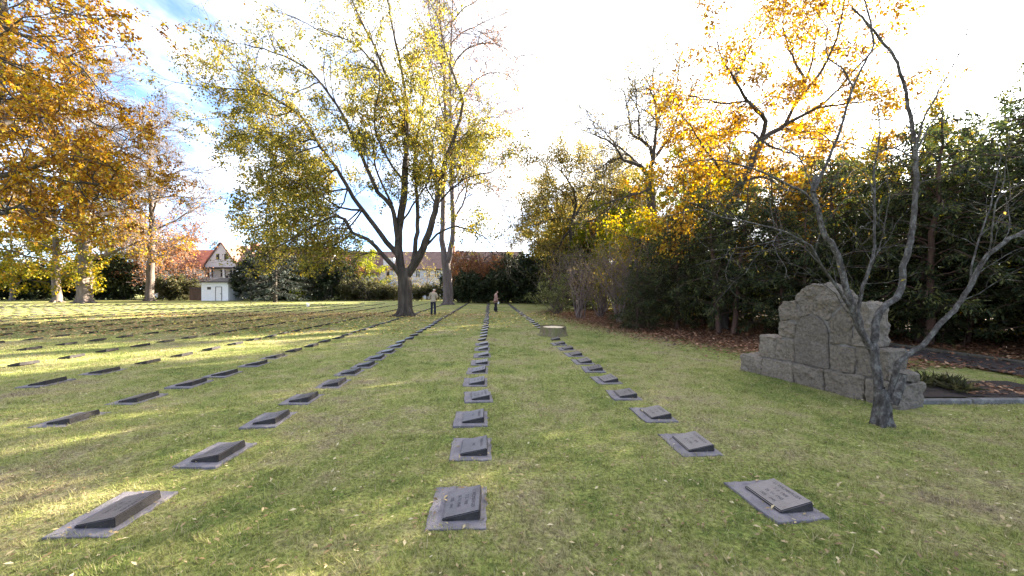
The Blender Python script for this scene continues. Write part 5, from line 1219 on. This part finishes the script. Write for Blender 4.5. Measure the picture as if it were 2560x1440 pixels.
def grey_tree():
    """the many stemmed tree in front of the memorial"""
    p = Plant(110); Y = 4.58; b = at(2203, 1058, Y)
    S_ = [
      ([(2203,1075),(2202,1030),(2198,985),(2192,940),(2186,905),(2179,874),(2165,850),(2148,820),(2138,791),(2124,745),(2114,715),(2100,660),(2084,615),(2061,587),(2048,540),(2042,515),(2034,480),(2039,440)], .056, .027, .25, 0),
      ([(2034,480),(2052,440),(2069,403),(2096,336),(2118,270),(2133,218),(2160,160),(2184,111),(2176,60),(2165,10),(2150,-60)], .026, .008, .5, .1),
      ([(2133,218),(2105,170),(2073,148),(2066,110),(2066,70),(2040,30)], .014, .005, .3, .1),
      ([(2042,515),(2010,482),(1978,466),(1930,440),(1880,421),(1820,405),(1760,400),(1705,412)], .020, .005, -.5, .1),
      ([(2136,791),(2110,745),(2080,700),(2047,657),(2026,615),(1985,590),(1943,574),(1870,555),(1804,542),(1760,525),(1721,528)], .026, .005, -.6, .15),
      ([(2047,657),(2000,610),(1950,600),(1880,615),(1800,625)], .010, .003, -.3, .1),
      ([(2206,1060),(2200,1000),(2196,950),(2190,915),(2184,860),(2188,835),(2194,795),(2208,769),(2228,755),(2243,742),(2252,719),(2258,668),(2268,630),(2278,590),(2284,545),(2290,470),(2290,400),(2284,335),(2271,269),(2262,220),(2250,181),(2231,134),(2200,97),(2170,60),(2130,20)], .062, .012, .6, .4),
      ([(2288,376),(2300,330),(2315,285),(2340,240),(2358,208),(2385,160),(2405,121),(2418,90),(2420,57),(2395,42),(2360,45)], .017, .004, .2, .2),
      ([(2289,385),(2312,335),(2338,296),(2375,260),(2412,235),(2460,225),(2506,215),(2560,180)], .013, .003, -.3, .15),
      ([(2210,1055),(2222,1000),(2235,950),(2246,907),(2280,880),(2313,858),(2334,828),(2360,800),(2386,776),(2404,750),(2421,722),(2438,690),(2455,658),(2472,638),(2495,618),(2525,597),(2560,580),(2620,545),(2690,500)], .044, .018, -.2, .5),
      ([(2421,725),(2428,690),(2435,643),(2448,600),(2461,560),(2480,500),(2495,430),(2500,380)], .014, .005, .2, .2),
      ([(2472,638),(2478,600),(2482,560),(2490,510),(2510,450),(2515,400)], .013, .005, -.2, .2),
      ([(2163,850),(2150,800),(2147,762),(2160,705),(2176,661),(2184,620),(2187,575),(2186,500),(2186,420),(2200,340),(2195,270)], .030, .006, .3, .3),
      ([(2150,770),(2158,720),(2170,690),(2180,660),(2205,600),(2215,540),(2225,480)], .012, .004, -.2, .2),
      ([(2157,842),(2135,800),(2110,770),(2090,735),(2060,712),(2040,700)], .012, .004, -.3, .2),
      ([(2186,480),(2160,430),(2120,410),(2060,420)], .008, .003, .3, .1),
      ([(2290,400),(2240,370),(2190,380),(2130,360),(2060,350),(2000,345),(1940,360)], .012, .003, -.4, .1),
      ([(2284,330),(2240,300),(2180,300),(2100,320)], .009, .003, .4, .1),
      ([(2034,480),(2000,400),(1960,370),(1900,330),(1850,320)], .011, .003, .5, .1),
      ([(2086,360),(2040,330),(1990,330),(1930,300)], .008, .003, -.3, .1),
    ]
    lv = [dict(d=5.0, a=(30,65), l=(.25,.95), tap=.3, up=.08, n=5, w=.16, r=.0055, s=4, t0=.15),
          dict(d=6.5, a=(30,60), l=(.12,.45), tap=.3, up=.02, n=3, w=.2, r=.003, r1=.002, s=3, leaf=.18)]
    for i, (g, r0, r1, dy, t0) in enumerate(S_):
        big = r0 > .04
        pts, rad = p.limb(pxl(g, Y, dy), r0 * .78, r1, 12 if big else 6, .004, .06 if big else .09, .9)
        if big:
            k = max(1, int(len(pts) * .45)); p.spawn(pts[k:], rad[k:], 0, lv, .1)
        else: p.spawn(pts, rad, 0, lv, t0)
    # swollen mossy foot and the cut stub
    p.limb([(b[0]+.02,Y,-.08),(b[0]+.01,Y,.10),(b[0],Y,.25),(b[0]-.02,Y,.45)], .092, .056, 14, .006, .06)
    for a in range(4):
        q = a * 1.571 + .9; d = Vector((math.cos(q), math.sin(q), 0)); c = Vector((b[0]+.01, Y, 0))
        p.limb([c + d*.03 + Vector((0,0,.42)), c + d*.055 + Vector((0,0,.22)), c + d*.070 + Vector((0,0,.07)), c + d*.105 + Vector((0,0,-.06))], .034, .034, 10, .004, .05)
    st = [at(2232,1010,Y-.06), at(2250,965,Y-.05), at(2256,935,Y-.05)]
    p.limb(st, .05, .045, 10, .004, .06)
    print('grey', len(p.leaf))
    plant('grey_multi_stem_tree', p, M['bark_grey'], M['leaf_sparse'], (0,0,0), 'leafless tree with several smooth grey stems in front of the granite memorial', 'tree', lk=dict(size=(.03,.06), asp=.5, droop=.3, follow=.2, spread=.01, seed=26))
grey_tree()
# ------------------------------------------------------------------ grass, fallen leaves, small things
def grass_mat():
    m, nt, N, L, b = new_mat('grass_blade')
    g = N.new('ShaderNodeNewGeometry'); col, n2, n3 = grass_color(N, L, g.outputs['Position'])
    hv = N.new('ShaderNodeHueSaturation'); L.new(col, hv.inputs['Color'])
    mr = N.new('ShaderNodeMapRange'); L.new(g.outputs['Random Per Island'], mr.inputs[0]); mr.inputs[3].default_value = .5; mr.inputs[4].default_value = 1.9; L.new(mr.outputs[0], hv.inputs['Value'])
    straw = ramp(N, [(0.0,(0,0,0)),(0.76,(0,0,0)),(0.80,(1,1,1))]); L.new(g.outputs['Random Per Island'], straw.inputs[0])
    mx = N.new('ShaderNodeMix'); mx.data_type = 'RGBA'; L.new(straw.outputs[0], mx.inputs['Factor']); L.new(hv.outputs[0], mx.inputs['A']); mx.inputs['B'].default_value = (0.38, 0.33, 0.17, 1)
    L.new(mx.outputs['Result'], b.inputs['Base Color']); b.inputs['Roughness'].default_value = .7; b.inputs['Specular IOR Level'].default_value = .2
    t = N.new('ShaderNodeBsdfTranslucent'); L.new(mx.outputs['Result'], t.inputs[0]); ms = N.new('ShaderNodeMixShader'); ms.inputs[0].default_value = .35
    L.new(b.outputs[0], ms.inputs[1]); L.new(t.outputs[0], ms.inputs[2]); L.new(ms.outputs[0], N['Material Output'].inputs[0])
    return m
def field(n, seed, y0, y1, p=1.6):
    """points thinning out with distance from the viewer"""
    g = np.random.default_rng(seed); u = g.random(n)
    a, b = y0 ** (2 - p), y1 ** (2 - p); Y = (a + (b - a) * u) ** (1 / (2 - p))
    X = (g.random(n) * 2 - 1) * (1.42 * Y + 1.2); return X, Y, g
STONES = [o.location.copy() for o in bpy.data.objects if o.name.startswith('gravestone') and o.parent is None and o.location.y < 14]
def off_stones(X, Y, m=.0):
    k = np.ones(len(X), bool)
    for s in STONES:
        dx, dy = X - s.x, Y - s.y; a = dx * PD[0] + dy * PD[1]; b = dx * RD[0] + dy * RD[1]
        k &= ~((np.abs(a) < .205 + m) & (np.abs(b) < .27 + m))
    # memorial and bed
    k &= ~((X > 4.5) & (X < 6.2) & (Y > 4.95) & (Y < 7.9) & (X + .25 * (Y - 7.7) > 4.70)); k &= ~((X > 5.7) & (X < 8.9) & (Y > 5.4) & (Y < 6.6)); k &= ~((X > 9.5) & (X < 11.6))
    return k
def ground_z(X, Y):
    d = np.hypot(X, Y - 4)
    return 0.006 * (np.sin(X*2.1+.3) * np.sin(Y*1.7) + np.sin(X*4.7+Y*3.1) * .5 + np.sin(X*.9-Y*1.3)) * np.clip(1.2 - d / 25, 0, 1) - .006
def grass():
    X, Y, g = field(56000, 1, 1.3, 24, 1.72); rp = 8; X = np.repeat(X, rp); Y = np.repeat(Y, rp); X = X + g.normal(0, 1, len(X)) * (.013 + .0022 * Y); Y = Y + g.normal(0, 1, len(Y)) * (.013 + .0022 * Y)
    edge = .5 + 56 / np.maximum(Y, 4); k = off_stones(X, Y, -.012 - np.abs(g.normal(0, .022, len(X)))) & (X < edge + g.normal(0, .6, len(X)))
    # tufts: pull a part of the blades together
    X, Y = X[k], Y[k]; n = len(X)
    h = (.018 + .030 * g.random(n) ** 1.5) * (1 + Y * .02); w = .0026 + .0007 * Y
    cid = np.cumsum(np.concatenate(([0], (np.hypot(np.diff(X), np.diff(Y)) > .09).astype(int)))); ca = np.random.default_rng(4).random(cid[-1] + 1) * 6.283
    a = ca[cid] + g.normal(0, .9, n); t = np.abs(g.normal(.5, .9, n)); c, s = np.cos(a), np.sin(a)
    z = ground_z(X, Y); P = np.stack([X, Y, z - .004], -1)
    sd = np.stack([-s, c, np.zeros(n)], -1) * w[:, None] * .5
    tip = P + np.stack([c * h * t, s * h * t, h], -1)
    # broad leaved weeds and coarse tussocks between the blades
    Xw, Yw, g2 = field(900, 9, 1.4, 16, 1.5); kk = off_stones(Xw, Yw, .05) & (Xw < .5 + 56 / np.maximum(Yw, 4)); Xw, Yw = Xw[kk], Yw[kk]; m = 14
    Xw = np.repeat(Xw, m) + g2.normal(0, .018, len(Xw) * m); Yw = np.repeat(Yw, m) + g2.normal(0, .018, len(Yw) * m); nw = len(Xw)
    aw = g2.random(nw) * 6.283; hw = .02 + .045 * g2.random(nw); tw = g2.normal(0, 1.1, nw); ww = (.005 + .006 * g2.random(nw))
    Pw = np.stack([Xw, Yw, ground_z(Xw, Yw) - .003], -1); sw = np.stack([-np.sin(aw), np.cos(aw), np.zeros(nw)], -1) * ww[:, None] * .5
    P = np.concatenate([P, Pw]); sd = np.concatenate([sd, sw]); tip = np.concatenate([tip, Pw + np.stack([np.cos(aw) * hw * tw, np.sin(aw) * hw * tw, hw], -1)]); n = len(P)
    V = np.stack([P - sd, P + sd, tip], 1).reshape(-1, 3)
    o = link('grass', mesh_np('grass', V, [np.arange(n * 3).reshape(n, 3)], n * 3), grass_mat()); tag(o, 'short worn lawn grass with dry stalks', 'grass', kind='stuff')
grass()
def flat_leaves(name, X, Y, g, size, mat, label, lift=.02, asp=.5):
    n = len(X); z = ground_z(X, Y) + .012 + lift * g.random(n)
    A = np.stack([X, Y, z, np.zeros(n), np.zeros(n), np.zeros(n)], -1)
    me = leaves(name, A, size, asp, 0, 0, 0, 'leaf', 7, .0)
    # lay them down: rebuild with shallow tilt
    a = g.random(n) * 6.283; ax = unit(np.stack([np.cos(a), np.sin(a), g.normal(0, .22, n)], -1)); nr = unit(np.stack([g.normal(0, .25, n), g.normal(0, .25, n), np.ones(n)], -1))
    sd = unit(np.cross(ax, nr)); nr = np.cross(sd, ax); Ln = (size[0] + (size[1] - size[0]) * g.random(n))[:, None]; W = Ln * asp * .5
    pos = A[:, :3]; V = np.stack([pos + ax * Ln * p + sd * W * q + nr * Ln * r for p, q, r in ((0,0,0),(.45,1,.1),(1,0,.05),(.5,-1,.12))], 1).reshape(-1, 3)
    bpy.data.meshes.remove(me)
    o = link(name, mesh_np(name, V, [np.arange(n * 4).reshape(n, 4)], n * 4), mat); tag(o, label, 'leaves', kind='stuff')
def fallen():
    pale = leaf_mat('fallen_pale', [(0.0,(0.10,0.06,0.03)),(0.35,(0.22,0.15,0.07)),(0.75,(0.36,0.28,0.14)),(1.0,(0.52,0.45,0.28))], .1, .1)
    rust = leaf_mat('fallen_rust', [(0.0,(0.05,0.028,0.02)),(0.4,(0.15,0.068,0.036)),(0.8,(0.28,0.14,0.075)),(1.0,(0.42,0.27,0.16))], .1, .25)
    ora = leaf_mat('fallen_orange', [(0.0,(0.24,0.14,0.07)),(0.5,(0.46,0.28,0.12)),(1.0,(0.62,0.46,0.20))], .1, .25)
    X, Y, g = field(13000, 2, 1.4, 34, 1.5); k = (X < .5 + 56 / np.maximum(Y, 4))
    flat_leaves('fallen_leaves', X[k], Y[k], g, (.018,.055), pale, 'pale narrow leaves scattered over the lawn', .02, .42)
    # round the big tree
    n = 2600; a = g.random(n) * 6.283; r = 9 * np.sqrt(g.random(n)) ** 1.2; X = -7.5 + np.cos(a) * r * 1.2; Y = 22.5 + np.sin(a) * r
    flat_leaves('tree_leaf_carpet', X, Y, g, (.08,.16), leaf_mat('fallen_yellow', [(0.0,(0.30,0.20,0.04)),(0.5,(0.50,0.38,0.08)),(1.0,(0.60,0.50,0.16))], .1, .2), 'yellow leaves fallen round the big tree', .02, .7)
    # under the oak
    n = 5500; X = -17 + g.normal(0, 5.5, n); Y = 17.0 + g.normal(0, 3.2, n); k = (Y > 12.6 + g.normal(0, .5, n))
    flat_leaves('oak_leaf_carpet', X[k], Y[k], g, (.08,.15), ora, 'orange brown oak leaves lying on the lawn under the oak', .02, .55)
    n = 6000; X = -13 + g.normal(0, 8, n); Y = 24.5 + g.normal(0, 1.5, n)
    flat_leaves('band_leaf_carpet', X, Y, g, (.08,.16), ora, 'band of orange leaves across the lawn beside the big tree', .02, .55)
    # litter under the yews
    n = 52000; Y = 5 + 24 * g.random(n) ** 1.4; X = .5 + 56 / np.maximum(Y, 4) + g.normal(.1, .75, n) + 12 * g.random(n) ** 1.5; k = (X < 22) & ~((X > 9.7) & (X < 11.2) & (Y < 11.3) & (g.random(n) < .75)) & ~((X < 9.6) & (Y < 7.8))
    flat_leaves('leaf_litter', X[k], Y[k], g, (.05,.13), rust, 'rust brown leaf litter under the yews', .05, .6)
    n = 420; X = 7.0 + g.random(n) * 1.2; Y = 5.65 + g.random(n) * .7
    flat_leaves('bed_leaves', X, Y, g, (.05,.11), rust, 'rust brown leaves lying in the planting bed', .08, .6)
fallen()
# single small things
x, y, _ = at(770, 767, 36.5); T = empty('flower_pot', (x, y, 0), 0, 'small white flower pot on the far lawn among the gravestones', 'flower pot')
bm = bmesh.new(); bmesh.ops.create_cone(bm, cap_ends=True, segments=14, radius1=.10, radius2=.15, depth=.24, matrix=Matrix.Translation((0,0,.12))); bm_obj('pot', bm, M['white_paint'], T)
p = Plant(7)
for _ in range(40): p.leaf.append((p.r.gauss(0,.06), p.r.gauss(0,.06), .28 + p.r.gauss(0,.04), 0, 0, 1))
link('flowers', p.leaf_mesh('flowers', (.06,.1), .8, 0, .2, 1, 0, 'leaf', 3, .5), M['white_paint'], T)
